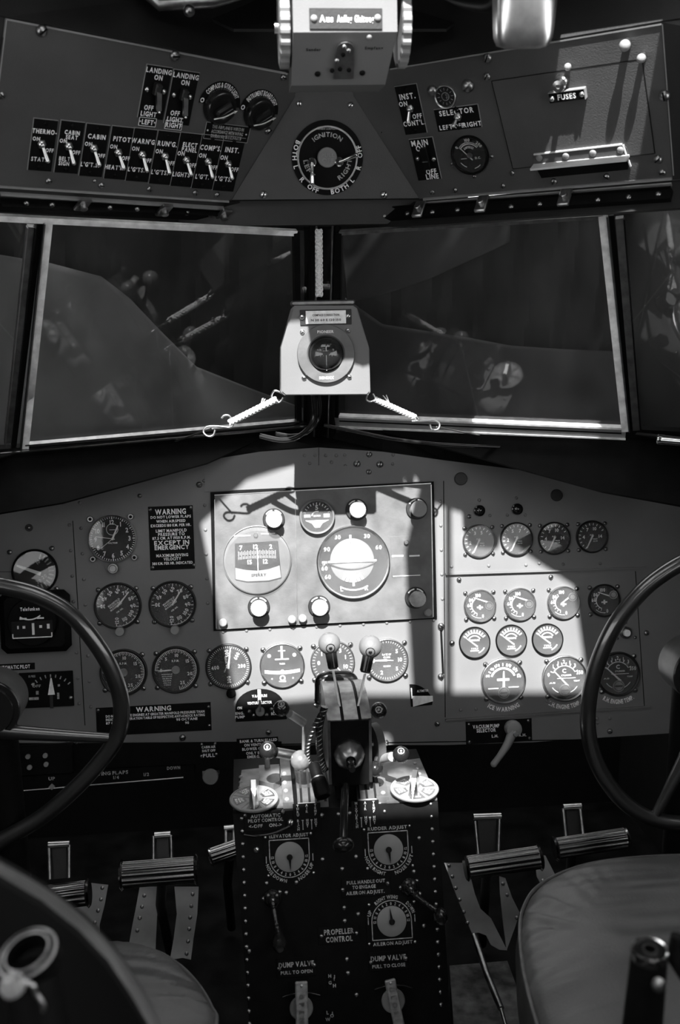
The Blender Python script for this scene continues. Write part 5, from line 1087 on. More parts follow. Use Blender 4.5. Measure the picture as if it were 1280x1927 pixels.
# ---------------------------------------------------------------- centre pedestal
PT = Surf((0, 1.5, .52), (0, 0, 1)); TF = R(18)
fe = atz(630, 1520, .52); PF = Surf(fe, (0, -math.cos(TF), math.sin(TF)))
pd_ = thing('control_pedestal', 'black riveted centre pedestal between the seats carrying the engine and trim controls', 'pedestal', T(Vector((fe.x, fe.y, 0))))
b = MB(); fr_ = [PF.at(438, 1529), PF.at(824, 1513), PF.at(856, 2060), PF.at(482, 2085)]
fr_[0].z = fr_[1].z = .52; lo = [Vector((fr_[2].x, fr_[2].y-.03, .0)), Vector((fr_[3].x, fr_[3].y-.03, .0))]
F_ = [fr_[0], fr_[1], fr_[2], lo[0], lo[1], fr_[3]]; B_ = [Vector((v.x, 1.66, v.z)) for v in F_]
b.add(F_+B_, [(0, 5, 2, 1), (5, 4, 3, 2), (0, 6, 11, 5), (5, 11, 10, 4), (1, 2, 8, 7), (2, 3, 9, 8), (0, 1, 7, 6), (6, 7, 8, 11), (11, 8, 9, 10)]); b.build('body', BLACK, pd_, True)
def onT(b, px, z0, z1, mi=0): return pxpoly(b, PT, px, z0, z1, mi)
b = MB(); onT(b, [(445, 1523), (455, 1452), (533, 1444), (540, 1520)], .0, .003); b.build('left_top_plate', PLATE, pd_, True)
b = MB(); onT(b, [(728, 1512), (715, 1440), (790, 1430), (823, 1506)], .0, .003); b.build('right_top_plate', PLATE, pd_, True)
b = MB(); onT(b, [(533, 1522), (527, 1438), (545, 1437), (553, 1521)], .0, .010); b.build('riveted_strip', PLATE, pd_, True)
b = MB(); onT(b, [(709, 1512), (702, 1462), (722, 1461), (732, 1511)], .0, .010); b.build('riveted_strip', PLATE, pd_, True)
MI = WM[pd_.name].inverted()
for q in ((535, 1456), (536, 1473), (538, 1488), (540, 1504)): screws(pd_, [(0, 0, 0)], .0042, 'plain', ALU, 'rivet', M=MI @ PT.mat(*q, h=.010))
for q in ((716, 1476), (721, 1492)): screws(pd_, [(0, 0, 0)], .0042, 'plain', ALU, 'rivet', M=MI @ PT.mat(*q, h=.010))
for q in ((453, 1462), (453, 1472), (452, 1482), (452, 1494), (781, 1437), (786, 1446), (790, 1456), (793, 1466)): screws(pd_, [(0, 0, 0)], .003, 'plain', ALU, 'rivet', M=MI @ PT.mat(*q, h=.003))
# slotted lever gates, curving over the front edge
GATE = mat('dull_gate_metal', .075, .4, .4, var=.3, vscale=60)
def gate(x0, x1, slots, side):
    t_ = thing('lever_gate', 'metal gate with dark slots for the mixture levers on the %s of the quadrant' % side, 'gate', T(PT.at((x0+x1)/2, 1490)), 'slotted lever gates')
    X0, X1 = PT.at(x0, 1480).x, PT.at(x1, 1480).x; prof = [(1.60, .522), (1.60, .535), (1.57, .545), (1.53, .548), (1.49, .541), (1.470, .527), (1.463, .516), (1.462, .500), (1.50, .500)]
    b = MB(); n = len(prof); vs_ = [(X0, y, z) for y, z in prof]+[(X1, y, z) for y, z in prof]
    b.add(vs_, [(i, (i+1) % n, (i+1) % n+n, i+n) for i in range(n)]+[tuple(range(n))[::-1], tuple(range(n, 2*n))]); b.build('gate_plate', GATE, t_, True)
    for s_ in slots:
        b = MB(); xs = PT.at(s_, 1480).x; up_p = [(y-.0003, z+.0007) for y, z in prof[1:6]]
        vs_ = [(xs-.0018, y, z) for y, z in up_p]+[(xs+.0018, y, z) for y, z in up_p]+[(xs-.0018, y, z-.003) for y, z in up_p]+[(xs+.0018, y, z-.003) for y, z in up_p]; m_ = len(up_p)
        b.add(vs_, [(i, i+1, i+1+m_, i+m_) for i in range(m_-1)]+[(i+2*m_, i+3*m_, i+1+3*m_, i+1+2*m_) for i in range(m_-1)]+[(i, i+2*m_, i+1+2*m_, i+1) for i in range(m_-1)]+[(i+m_, i+1+m_, i+1+3*m_, i+3*m_) for i in range(m_-1)]); b.build('slot', BLACKG, t_, True)
    return t_
gate(556, 612, (563, 578, 593, 607), 'left'); gate(666, 708, (669, 683, 699), 'right')
# rivets down both edges of the pedestal face
for i in range(17): screws(pd_, [(0, 0, 0)], .0034, 'plain', STEEL, 'rivet', M=MI @ PF.mat(455+i*.9, 1540+i*24.2, h=.0))
for i in range(17): screws(pd_, [(0, 0, 0)], .0034, 'plain', STEEL, 'rivet', M=MI @ PF.mat(811+i*1.2, 1513+i*23.6, h=.0))
for q in ((481, 1600), (607, 1617), (644, 1635), (670, 1612), (789, 1577), (779, 1640), (790, 1682), (648, 1708), (649, 1733), (674, 1720), (798, 1742), (653, 1805), (655, 1831), (671, 1872), (606, 1534), (637, 1532), (658, 1530), (724, 1527), (502, 1662), (539, 1680), (558, 1660), (469, 1790)):
    screws(pd_, [(0, 0, 0)], .0036, 'plain', STEEL, 'rivet', M=MI @ PF.mat(*q, h=.0))
# column lettering on the pedestal front
for xs, L in ((( 563, 579, 595), 'left'), ((672, 689, 705), 'right')):
    k = PF.k(xs[1], 1540); t_ = thing('lever_placard', 'black strip of upright lettering in columns below the %s lever gate' % L, 'placard', PF.mat(xs[1]-1, 1538 if L == 'left' else 1533))
    b = MB(); b.box((0, 0, .0008), (52*k, 52*k, .0012), bev=.0003)
    for x_, s_ in zip((-17, 0, 16), ('THRU', 'AIR', 'TEMP') if L == 'left' else ('MIXTURE', 'AIR', 'TEMP')):
        for j, ch in enumerate(s_[:5]): b.text(ch, x_*k, (22-j*5.5)*k, 4.6*k, .0018, 1)
        for j, ch in enumerate({-17: 'RICH', 0: 'HOT', 16: 'HOT'}[x_]): b.text(ch, x_*k, (-5-j*5.2)*k, 4.6*k, .0018, 1)
    for x_ in (-8.5, 8): b.box((x_*k, -13*k, .0016), (1.4*k, 18*k, .0004), 1); b.box((x_*k, -5*k, .0016), (4*k, 1.4*k, .0004), 1)
    b.build('plate', [BLACK, DIMW], t_)
placard(PF, (498, 1544), (76, 36), [('AUTOMATIC', 2, 9, 6, 56), ('PILOT CONTROL', 2, 1, 6, 66), ('<-OFF', -17, -9, 6, 26), ('ON->', 20, -9, 6, 24)], 'black placard reading AUTOMATIC PILOT CONTROL under the left disc', scr=[(-36, 12), (35, 14)], mats=[BLACK, DIMW])
b = MB(); b.tube(catmull([PF.at(460, 1571, .004), PF.at(482, 1573, .010), PF.at(515, 1568, .010), PF.at(545, 1555, .004)], 6), .0022); tag(b.build('pull_wire', BLACKG), 'thin bowed black lever lying under the AUTOMATIC PILOT CONTROL placard', 'lever')
screws(pd_, [(0, 0, 0)], .005, 'slot', METAL, 'screw', M=MI @ PF.mat(547, 1548, h=.001)); screws(pd_, [(0, 0, 0)], .0045, 'slot', METAL, 'screw', M=MI @ PF.mat(483, 1599, h=.001))

# round selector discs on the pedestal top
SD = Surf((0, 1.5, .535), (0, -.08, 1))
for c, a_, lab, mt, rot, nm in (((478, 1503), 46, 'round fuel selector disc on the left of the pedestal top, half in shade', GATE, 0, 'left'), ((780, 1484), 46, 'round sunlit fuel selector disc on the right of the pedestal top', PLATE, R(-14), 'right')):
    k = SD.k(*c); r_ = a_*k; t_ = thing('fuel_selector', lab, 'selector', SD.mat(*c), 'fuel selector discs')
    b = MB(); b.cyl(r_*.3, -.016, -.002); b.build('stem', STEEL, t_)
    b = MB(); b.lathe([(0, -.003), (r_*.96, -.003), (r_, -.001), (r_, .001), (r_*.97, .0022), (r_*.92, .0022), (r_*.91, .0012), (0, .0012)], 0, n=64)
    for a in (35, 100, 150, 215, 290): b.box((math.sin(R(a))*r_*.5, math.cos(R(a))*r_*.5, .0015), (r_*.04, r_*.75, .0006), 0, rot=-R(a))
    for a in (65, 125, 180, 255, 325):
        b.ring(r_*.35, r_*.86, .0015, 1, a0=a-22, a1=a+22, n=30)
        for i, rr in enumerate((.5, .62, .74)): b.arctext(('LEFT', 'MAIN', 'TANK')[i] if a != 180 else ('OFF', 'ALL', 'AUX')[i], r_*rr, a, r_*.09, .0021, 2)
    b.build('disc', [KNOBG, mt, WHITE], t_)
    b = MB(); old = b.T; b.T = Matrix.Rotation(rot, 4, 'Z'); w_ = 9*k
    v_ = [(-w_, -r_*.62, .002), (w_, -r_*.62, .002), (w_, r_*.62, .002), (-w_, r_*.62, .002), (-w_*.5, -r_*.40, .026), (w_*.5, -r_*.40, .026), (w_*.5, r_*.30, .026), (-w_*.5, r_*.30, .026), (0, -r_*.95, .002), (0, r_*.85, .002)]
    b.add(v_, [(0, 8, 1, 5, 4), (1, 2, 6, 5), (2, 9, 3, 7, 6), (3, 0, 4, 7), (4, 5, 6, 7)]); b.build('pointer_handle', METAL, t_)
# flap of metal on left plate
b = MB(); onT(b, [(488, 1484), (488, 1455), (526, 1453), (527, 1484), (515, 1491)], .003, .014); tag(b.build('cover_plate', PLATE), 'small raised metal cover behind the left fuel selector disc', 'cover')
b = MB(); q0 = PT.at(504, 1455, .014); b.box((q0.x, q0.y+.02, q0.z+.012), (.009, .004, .045), bev=.001); tag(b.build('link_strap', PLATE), 'upright metal strap joining the left side ball lever to the raised cover', 'strap')

# throttle quadrant
xa, xb = aty(620, 1400, 1.47).x, aty(697, 1400, 1.47).x; xm = (xa+xb)/2
tq = thing('throttle_quadrant', 'black and bare metal throttle quadrant box with a turned friction knob on its front', 'quadrant', T((xm, 1.54, .535)))
o_ = Vector((xm, 1.54, .535)); hw = (xb-xa)/2
pr = [(1.468, .552), (1.468, .655)]+[(1.468+.152*i/14, .655+.021*math.sin(math.pi*i/14*.88)) for i in range(1, 15)]+[(1.62, .552)]
def prism(b, prof, x0, x1, mi=0):
    n = len(prof); b.add([(x0, y-o_.y, z-o_.z) for y, z in prof]+[(x1, y-o_.y, z-o_.z) for y, z in prof], [(i, (i+1) % n, (i+1) % n+n, i+n) for i in range(n)]+[tuple(range(n))[::-1], tuple(range(n, 2*n))], mi)
b = MB(); prism(b, pr, -hw*.9, hw*.9); b.build('box', BLACK, tq)
tp = pr[1:-1]; tpo = [(y, z+.0025) for y, z in tp]+[(y, z+.0005) for y, z in reversed(tp)]
s1, s2 = aty(641, 1320, 1.50).x-xm, aty(673, 1320, 1.50).x-xm; sw = .0024
for x0, x1 in ((-hw, s1-sw), (s1+sw, s2-sw), (s2+sw, hw)):
    b = MB(); prism(b, tpo, x0, x1); b.build('arched_top_plate', METAL if False else STEEL, tq)
for sg in (-1, 1):
    b = MB(); pc = [(y, z+.003) for y, z in pr]; prism(b, pc, sg*hw-.0022, sg*hw+.0022); b.build('side_cheek', STEEL, tq)
kq = 1.58/1950; cc = aty(657, 1418, 1.468)-o_
b = MB(); b.lathe([(28*kq, 0), (28*kq, .006), (27*kq, .009), (25*kq, .012), (20*kq, .020), (13*kq, .026), (9*kq, .027)], n=48, c=cc, axis=(0, -1, 0), flute=lambda i: 1+(.03 if i % 6 == 0 else 0)); b.build('friction_knob', STEEL, tq)
b = MB(); b.lathe([(9*kq, .02), (9*kq, .032), (6*kq, .034), (6*kq, .046), (0, .046)], n=24, c=cc, axis=(0, -1, -.12)); b.build('knob_shaft', BLACKG, tq)
screws(tq, [(.0, 0, 0)], .003, 'plain', METAL, M=T(aty(606, 1304, 1.6)-o_))
# stand under the quadrant
b = MB(); b.box((0, 0, -.012+.0), (hw*1.3, .10, .06)); b.build('foot', BLACK, tq)
def ball_lever(pts, ball, r_, lab, group, mt, rodr, rodmt=BLADE, ferr=None, cap=None, flat=False, base=None):
    p0 = Vector(pts[0]); t_ = thing('throttle_lever' if 'throttle' in group else 'control_lever', lab, 'lever', T(p0), group)
    if flat:
        b = MB(); a = Vector((0, 0, 0)); e = Vector(pts[-1])-p0; d = (e-a).normalized(); sx = Vector((1, 0, 0)); w_ = d.cross(sx).normalized()
        q = [a-w_*.007, a+w_*.007, e+w_*.005, e-w_*.005]; b.add([v-sx*.0016 for v in q]+[v+sx*.0016 for v in q], [(0, 3, 2, 1), (4, 5, 6, 7), (0, 1, 5, 4), (1, 2, 6, 5), (2, 3, 7, 6), (3, 0, 4, 7)]); b.build('blade', rodmt, t_)
    else:
        b = MB(); b.tube(catmull([Vector(p)-p0 for p in pts], 6), rodr, n=14); b.build('rod', rodmt, t_)
    if base:
        b = MB(); b.tube([Vector((0, 0, 0)), Vector(base)-p0], rodr*.45, n=8); b.build('arm', BLADE, t_)
    B = Vector(ball)-p0
    if ferr:
        d = (B-(Vector(pts[-1])-p0)).normalized(); d = (B-Vector((0, 0, 0))).normalized(); b = MB(); b.lathe([(.006, -r_*2.3), (.0085, -r_*2.15), (.0092, -r_*.8), (.006, -r_*.6)], n=24, c=B, axis=d); b.build('ferrule', BLACKG, t_)
    b = MB(); b.sphere(B, r_, n=36, m=20); k_ = b.build('ball', mt, t_)
    if cap:
        vdir = (EYE-(B+p0)).normalized(); ax_ = (vdir+Vector(cap)).normalized()
        b = MB(); b.lathe([(r_*.42, -.0004), (r_*.42, .0004), (r_*.30, .0006), (r_*.30, -.0004)], n=24, c=B+ax_*r_*.905, axis=ax_); b.lathe([(r_*.16, 0), (r_*.12, .0008), (0, .001)], 0, n=12, c=B+ax_*r_*.99, axis=ax_); b.build('inlaid_ring', BLACKG if mt is BAKE else KNOBG, k_)
    return t_
ball_lever([aty(640, 1335, 1.505), aty(627, 1262, 1.525)], aty(620, 1211, 1.53), .0172, 'left of the two tall throttle levers with a pale ball', 'pair of throttle levers', BAKE, .002, ferr=True, cap=(.1, 0, -.45), flat=True)
ball_lever([aty(673, 1330, 1.505), aty(687, 1268, 1.525)], aty(697, 1217, 1.53), .0178, 'right of the two tall throttle levers with a pale ball, leaning right', 'pair of throttle levers', BAKE, .002, ferr=True, cap=(.0, 0, -.5), flat=True)
LG = 'ball-topped levers at the sides of the quadrant'
ball_lever([aty(571, 1360, 1.52), aty(545, 1343, 1.50)], aty(530, 1333, 1.49), .0122, 'black ball lever with a pale cap, upper left of the quadrant', LG, BLACKG, .0066, cap=(-.05, 0, .9), base=aty(572, 1440, 1.54))
ball_lever([aty(560, 1423, 1.50), aty(520, 1416, 1.49)], aty(504, 1412, 1.48), .0135, 'black ball lever reaching out left over the pedestal', LG, BLACKG, .0078, rodmt=STEEL, cap=(-.05, 0, .6))
ball_lever([aty(585, 1440, 1.50), aty(575, 1436, 1.49)], aty(566, 1431, 1.475), .0155, 'brown-grey ball lever close against the left of the quadrant', LG, mat('worn_ball', .12, .3, var=.4, vscale=60, coat=.3), .006)
ball_lever([aty(697, 1352, 1.52), aty(706, 1345, 1.50)], aty(713, 1337, 1.48), .0125, 'black ball lever at the upper right of the quadrant', LG, BLACKG, .005, cap=(0, 0, .1))
ball_lever([aty(712, 1430, 1.52), aty(738, 1424, 1.48)], aty(755, 1420, 1.46), .0128, 'black ball lever reaching out right over the pedestal', LG, BLACKG, .0074, rodmt=BLADE, cap=(0, 0, .7))
ball_lever([aty(700, 1438, 1.51), aty(703, 1443, 1.50)], aty(706, 1447, 1.485), .0125, 'black ball lever tucked low under the right trim wheel', LG, BLACKG, .005)
# trim wheel on the right cheek
tc = aty(706, 1400, 1.53); tw = thing('edge_trim_control', 'narrow grey trim wheel seen edge-on at the right of the quadrant', 'wheel', T(tc))
b = MB(); b.lathe([(0, -.003), (.026, -.003), (.029, -.006), (.032, -.006), (.033, .006), (.029, .007), (.026, .003), (0, .003)], n=48, axis=(1, .25, 0)); b.build('rim', mat('rubber_grey', .06, .6, bump=.4, bscale=900), tw)
b = MB(); b.rod((-.012, 0, 0), (.016, .003, 0), .004); b.sphere((.017, .003, 0), .0055, n=14, m=8); b.build('hub', METAL, tw)
# black bar handle behind the quadrant
p_ = [(604, 1322), (604, 1296), (605, 1281), (615, 1275), (634, 1274), (652, 1274), (662, 1280), (664, 1294), (666, 1316)]
t_ = thing('landing_gear_handle', 'thick black tube handle bent over behind the throttle quadrant', 'handle', T(aty(604, 1322, 1.63)))
b = MB(); q0 = aty(604, 1322, 1.63); b.tube(catmull([aty(x, y, 1.63)-q0 for x, y in p_], 6), .0105, n=18); b.build('bar', BLACKG, t_)
b = MB(); b.lathe([(.008, -.006), (.012, -.006), (.012, -.003), (.008, -.002), (.008, .003), (.011, .004), (.011, .006)], n=6, c=(0, 0, 0), axis=(0, 0, 1), smooth=False); b.build('nut', METAL, t_)
# wrapped cable and grip at the left cheek
def wrapped(pts, Y, r_, lab):
    P = [aty(x, y, Y) for x, y in pts]; q0 = P[0]; P = catmull([p-q0 for p in P], 8); t_ = thing('wrapped_cable', lab, 'cable', T(q0), 'cables on the left of the quadrant'); b = MB(); b.tube(P, r_, n=10); b.build('cable', BLACKG, t_)
    b = MB(); n = len(P)
    for i in range(2, n-2, 2):
        d = (P[i+1]-P[i-1]).normalized(); b.lathe([(r_*1.0, -.0008), (r_*1.16, 0), (r_*1.0, .0008)], n=10, c=P[i], axis=(d+Vector((.5, 0, .2))).normalized())
    b.build('lashing', STEEL, t_)
wrapped([(611, 1330), (602, 1365), (601, 1400), (606, 1435), (612, 1450)], 1.475, .0058, 'thicker lashed cable hugging the left cheek of the quadrant')
wrapped([(604, 1345), (588, 1375), (579, 1405), (580, 1430), (588, 1445)], 1.47, .0045, 'thinner lashed cable bowing out left of the quadrant')
g0 = aty(590, 1438, 1.45); t_ = thing('plug_grip', 'black two-step cylindrical grip hanging at the lower left of the quadrant', 'grip', T(g0)); e = aty(609, 1500, 1.41)-g0; d = e.normalized(); L = e.length
b = MB(); b.lathe([(0, 0), (.0075, .0), (.0085, .002), (.009, L*.42), (.007, L*.44)], n=28, axis=d); b.build('upper_sleeve', BLACK, t_)
b = MB(); b.lathe([(.0092, L*.42), (.0105, L*.43), (.0105, L*.46), (.0092, L*.47)], n=28, axis=d); b.build('bright_ring', METAL, t_)
b = MB(); b.lathe([(.009, L*.46), (.0112, L*.48), (.0125, L*.92), (.010, L), (0, L)], n=28, axis=d); b.build('lower_sleeve', BLACK, t_)
# dark lower lever with a mushroom knob
q0 = aty(650, 1478, 1.46); t_ = thing('propeller_lever', 'black lever with a wide mushroom knob hanging down the pedestal face', 'lever', T(q0))
b = MB(); b.tube(catmull([aty(x, y, Y)-q0 for x, y, Y in ((650, 1478, 1.46), (648, 1520, 1.42), (647, 1560, 1.39), (646, 1585, 1.375))], 6), .006, n=12); b.build('rod', BLACKG, t_)
b = MB(); b.sphere(aty(646, 1590, 1.37)-q0, .0155, n=32, m=16, axis=(0, -.5, -1), sq=.75); b.build('knob', BLACKG, t_)

# trim dials
def trimdial(c, title, arcs, flip, lab, na, ptr):
    k = PF.k(*c); t_ = thing('trim_indicator', lab, 'indicator', PF.mat(*c, h=.0), 'trim indicators on the pedestal face'); sg = -1 if flip else 1
    rr = 36.5; A = [(-rr*k*1.14, sg*36*k), (rr*k*1.14, sg*36*k)]
    arc_ = [(math.cos(R(a))*rr*1.30*k, -sg*math.sin(R(a))*rr*1.30*k) for a in range(0, 181, 12)]
    b = MB(); b.poly([(rr*1.30*k, sg*46*k)]+arc_+[(-rr*1.30*k, sg*46*k)], .0002, .0012, 0)
    z = .0018; ra = rr*1.02*k; w_ = 1.6*k
    a0, a1 = (90, 270) if not flip else (-90, 90)
    b.ring(ra-w_/2, ra+w_/2, z, 1, n=80, a0=a0, a1=a1)
    for sx in (-1, 1): b.box((sx*ra, sg*16*k, z), (w_, 32*k, .0002), 1)
    b.box((0, sg*32*k, z), (ra*2, w_, .0002), 1)
    b.fit(title, 0, sg*39*k, 74*k, 6*k, z, 1)
    for s_, mid, span in arcs: b.arctext(s_, 44*k, mid, 6.3*k, z, 1, inward=not flip, span=span)
    nums = ['12', '10', '8', '6', '4', '2', '0', '2', '4', '6', '8', '10', '12']
    for i, s_ in enumerate(nums):
        a = (90+15*i) if not flip else (-90+15*i); b.arctext(s_, 32*k, a, 5.2*k, z, 1, inward=not flip, sx=.8)
    for sx in (-1, 1): b.box((sx*rr*1.2*k, sg*-3*k, z), (1.3*k, 13*k, .0002), 1)
    b.build('scale_plate', [BLACK, DIMW], t_)
    b = MB(); b.lathe([(0, .001), (27.5*k, .001), (27.5*k, .0026), (26.5*k, .0032), (0, .0032)], n=56); b.build('dial_disc', KNOBG, t_)
    b = MB(); a = R(ptr); d = Vector((math.sin(a), math.cos(a))); p = Vector((d.y, -d.x)); b.poly([tuple(-p*3.2*k), tuple(p*3.2*k), tuple(d*25*k)], .0034, .0062); b.cyl(5.5*k, .003, .008, bev=.001); b.build('pointer', BLACKG, t_)
    screws(t_, [(-44*k, sg*38*k, .001), (42*k, sg*40*k, .001), (-41*k, sg*-32*k, .001), (44*k, sg*-32*k, .001)], .0022, 'plain', METAL)
trimdial((545, 1612), 'ELEVATOR ADJUST', [('NOSE DOWN', 222, 66), ('NOSE UP', 134, 52)], False, 'round trim dial captioned ELEVATOR ADJUST', None, 178)
trimdial((731, 1598), 'RUDDER ADJUST', [('NOSE RIGHT', 223, 66), ('NOSE LEFT', 136, 62)], False, 'round trim dial captioned RUDDER ADJUST', None, 174)
trimdial((737, 1733), 'AILERON ADJUST', [('UP', -68, 14), ('RIGHT WING', -12, 60), ('DOWN', 58, 30)], True, 'round trim dial captioned AILERON ADJUST, its pointer upward', None, -6)
placard(PF, (689, 1669), (92, 34), [('PULL HANDLE OUT', 0, 10, 6, 72), ('TO ENGAGE', -4, 1, 6, 44), ('AILERON ADJUST.', -2, -9, 6, 72)], 'black placard reading PULL HANDLE OUT TO ENGAGE AILERON ADJUST', mats=[BLACK, DIMW], scr=[(-44, -2), (41, 4)])
placard(PF, (638, 1759), (78, 31), [('PROPELLER', 0, 6.5, 9.5, 56), ('CONTROL', 0, -7, 9.5, 50)], 'black placard reading PROPELLER CONTROL in large letters', mats=[BLACK, DIMW], scr=[(-33, 0), (33, 1)])
placard(PF, (558, 1820), (74, 34), [('DUMP VALVE', 0, 6, 9, 66), ('PULL TO OPEN', 0, -8, 6, 60)], 'black placard reading DUMP VALVE PULL TO OPEN', mats=[BLACK, DIMW], scr=[(-33, 0), (33, 2)])
placard(PF, (731, 1808), (74, 34), [('DUMP VALVE', 0, 6, 9, 66), ('PULL TO CLOSE', 0, -8, 6, 62)], 'black placard reading DUMP VALVE PULL TO CLOSE', mats=[BLACK, DIMW], scr=[(-33, 0), (33, 2)])
for c, s_, lab in (((625, 1846), 'HIGH', 'upper of two narrow upright placards below the PROPELLER placard'), ((621, 1915), 'LOW', 'lower of two narrow upright placards below the PROPELLER placard')):
    placard(PF, c, (18, 34), [(s_[i], -4+8*(i % 2), 10-6*i, 6, 0) for i in range(len(s_))]+[('I', 5, 8, 6, 0)], lab, mats=[BLACK, DIMW], group='narrow upright placards')
# trim cranks
for hub, hd, lab, bright in (((513, 1690), (526, 1772), 'elevator trim crank with a ribbed handle hanging below the ELEVATOR dial', 0), ((771, 1669), (829, 1722), 'aileron trim crank with its knob at the right edge of the pedestal', 1)):
    k = PF.k(*hub); t_ = thing('trim_crank', lab, 'crank', PF.mat(*hub), 'trim cranks'); L0 = Vector(PF.loc(*hub)); H = Vector(PF.loc(*hd, h=.02))-L0
    b = MB(); b.lathe([(17*k, 0), (17*k, .003), (14*k, .006), (13*k, .003), (9*k, .004), (9*k, .012), (6*k, .014), (0, .014)], n=36); b.build('hub', BLACKG, t_)
    screws(t_, [(-17*k, 0, .001), (14*k, 10*k, .001), (0, 0, .014)], .0034, 'slot', STEEL)
    b = MB(); pts = [Vector((0, -4*k, .012)), Vector((H.x*.4, H.y*.45, .018)), Vector((H.x*.85, H.y*.82, .020))]; b.tube(catmull(pts, 10), .0042, n=12, rf=lambda t: 1+.12*math.sin(t*70)); b.build('arm', BLACKG, t_)
    b = MB(); b.lathe([(.005, 0), (.0095, .002), (.011, .012), (.010, .022), (.006, .029), (0, .030)], n=28, c=(H.x*.95, H.y*.93, .014), axis=(H.x*.2, -.3 if not bright else -.2, 1)); b.build('handle', BLACKG if not bright else mat('worn_black_metal', .08, .2, .9, var=.5), t_)
# dump valve handles
for c, bar, rot, hl, lab, s_ in (((567, 1896), (23, 108), R(-1.5), -14, 'upright metal dump valve handle on the left, cut by the frame bottom', 'OPEN'), ((740, 1882), (20, 90), R(9), 8, 'tilted metal dump valve handle on the right', 'CLOSE')):
    k = PF.k(*c); t_ = thing('dump_valve_handle', lab, 'handle', PF.mat(*c), 'dump valve handles')
    b = MB(); b.lathe([(0, .001), (22*k, .001), (22*k, .004), (20*k, .006), (0, .006)], n=40); b.build('disc', KNOBG, t_)
    b = MB(); b.cyl(8*k, .006, .016); b.build('stem', STEEL, t_)
    b = MB(); b.box((0, 0, .019), (bar[0]*k, bar[1]*k, .007), 0, bev=.0015, rot=rot)
    for i, ch in enumerate(s_):
        q = Matrix.Rotation(rot, 3, 'Z') @ Vector((0, (28-14*i)*k, 0)); b.text(ch, q.x, q.y, 9*k, .0228, 1, rot=rot+R(-90))
    hb_ = b.build('bar', [mat('worn_cast_metal', .33, .45, .4, var=.3, vscale=120), STEEL], t_)
    q = Matrix.Rotation(rot, 3, 'Z') @ Vector((0, bar[1]*.44*k, 0)); screws(hb_, [(q.x, q.y, .0225), (-q.x, -q.y, .0225)], .0022, 'plain', METAL)
    b = MB(); b.tube(catmull([(-34*k, 22*k, .002), (-15*k, 27*k, .004), (15*k, 27*k, .004), (36*k, 20*k, .002)], 6), .0012); b.build('guard_wire', BLACKG, t_)

# ---------------------------------------------------------------- control wheels
def wheel(rim, Y, lab, hubc, hubr, spokes, rr, YF):
    P = [aty(x, y, Y) for x, y in rim]; c0 = aty(*hubc, YF); t_ = thing('control_yoke', lab, 'control wheel', T(c0), 'pair of control yokes')
    b = MB(); b.tube(catmull([p-c0 for p in P], 8, True), rr, n=20, closed=True); b.build('rim', mat('wheel_black', .012, .3, var=.2, spec=1.0, coat=.8), t_)
    for sp in spokes:
        b = MB(); q = [aty(x, y, yy)-c0 for x, y, yy in sp]; b.tube(catmull(q, 6), rr*.95, n=16, rf=lambda t: .62+.5*(t)); b.build('spoke', mat('spoke_black', .015, .3, spec=1.0, coat=.8), t_)
    k = YF*1.03/1950
    b = MB(); b.lathe([(0, -.004), (hubr*.80*k, -.004), (hubr*.84*k, .0), (hubr*.98*k, .001), (hubr*k, .004), (hubr*k, .006)], n=56, axis=(0, 1, 0)); h_ = b.build('hub_cap', BLACKG, t_)
    b = MB(); b.lathe([(hubr*k, .006), (hubr*k, .062), (hubr*.9*k, .068), (0, .068)], n=56, axis=(0, 1, 0)); b.build('hub_body', mat('brushed_hub', .14, .38, .6, var=.2, vscale=40), t_)
    b = MB(); b.tube([(0, .045, -.02), (0, .06, -.35), (0, .10, -c0.z+.005)], .026, n=20); b.build('column', BLACK, t_)
    return t_
lr = [(0, 1102), (70, 1120), (135, 1158), (190, 1225), (221, 1290), (229, 1345), (218, 1390), (186, 1436), (135, 1490), (75, 1540), (0, 1582)]
ll = [(-44-x, y+6) for x, y in lr[1:-1]][::-1]
wheel(lr+[(-22, 1590)]+ll+[(-22, 1099)], 1.42, 'left black control wheel with a horizontal spoke, cut by the frame edge', (-22, 1337), 57, [[(205, 1389, 1.42), (120, 1384, 1.415), (20, 1377, 1.41), (-22, 1370, 1.405)], [(-252, 1389, 1.42), (-150, 1384, 1.415), (-22, 1370, 1.405)]], .0118, 1.40)
rr_ = [(1325, 1049), (1280, 1061), (1215, 1106), (1160, 1172), (1126, 1245), (1109, 1315), (1108, 1380), (1125, 1440), (1160, 1494), (1205, 1531), (1250, 1546), (1325, 1550)]
rl = [(2650-x, y) for x, y in rr_[1:-1]][::-1]
wheel(rr_+rl, 1.42, 'right black control wheel with a slanting spoke, cut by the frame edge', (1325, 1270), 60, [[(1232, 1537, 1.42), (1262, 1480, 1.415), (1300, 1400, 1.41), (1325, 1300, 1.405)], [(1418, 1537, 1.42), (1388, 1480, 1.415), (1325, 1300, 1.405)]], .0118, 1.40)

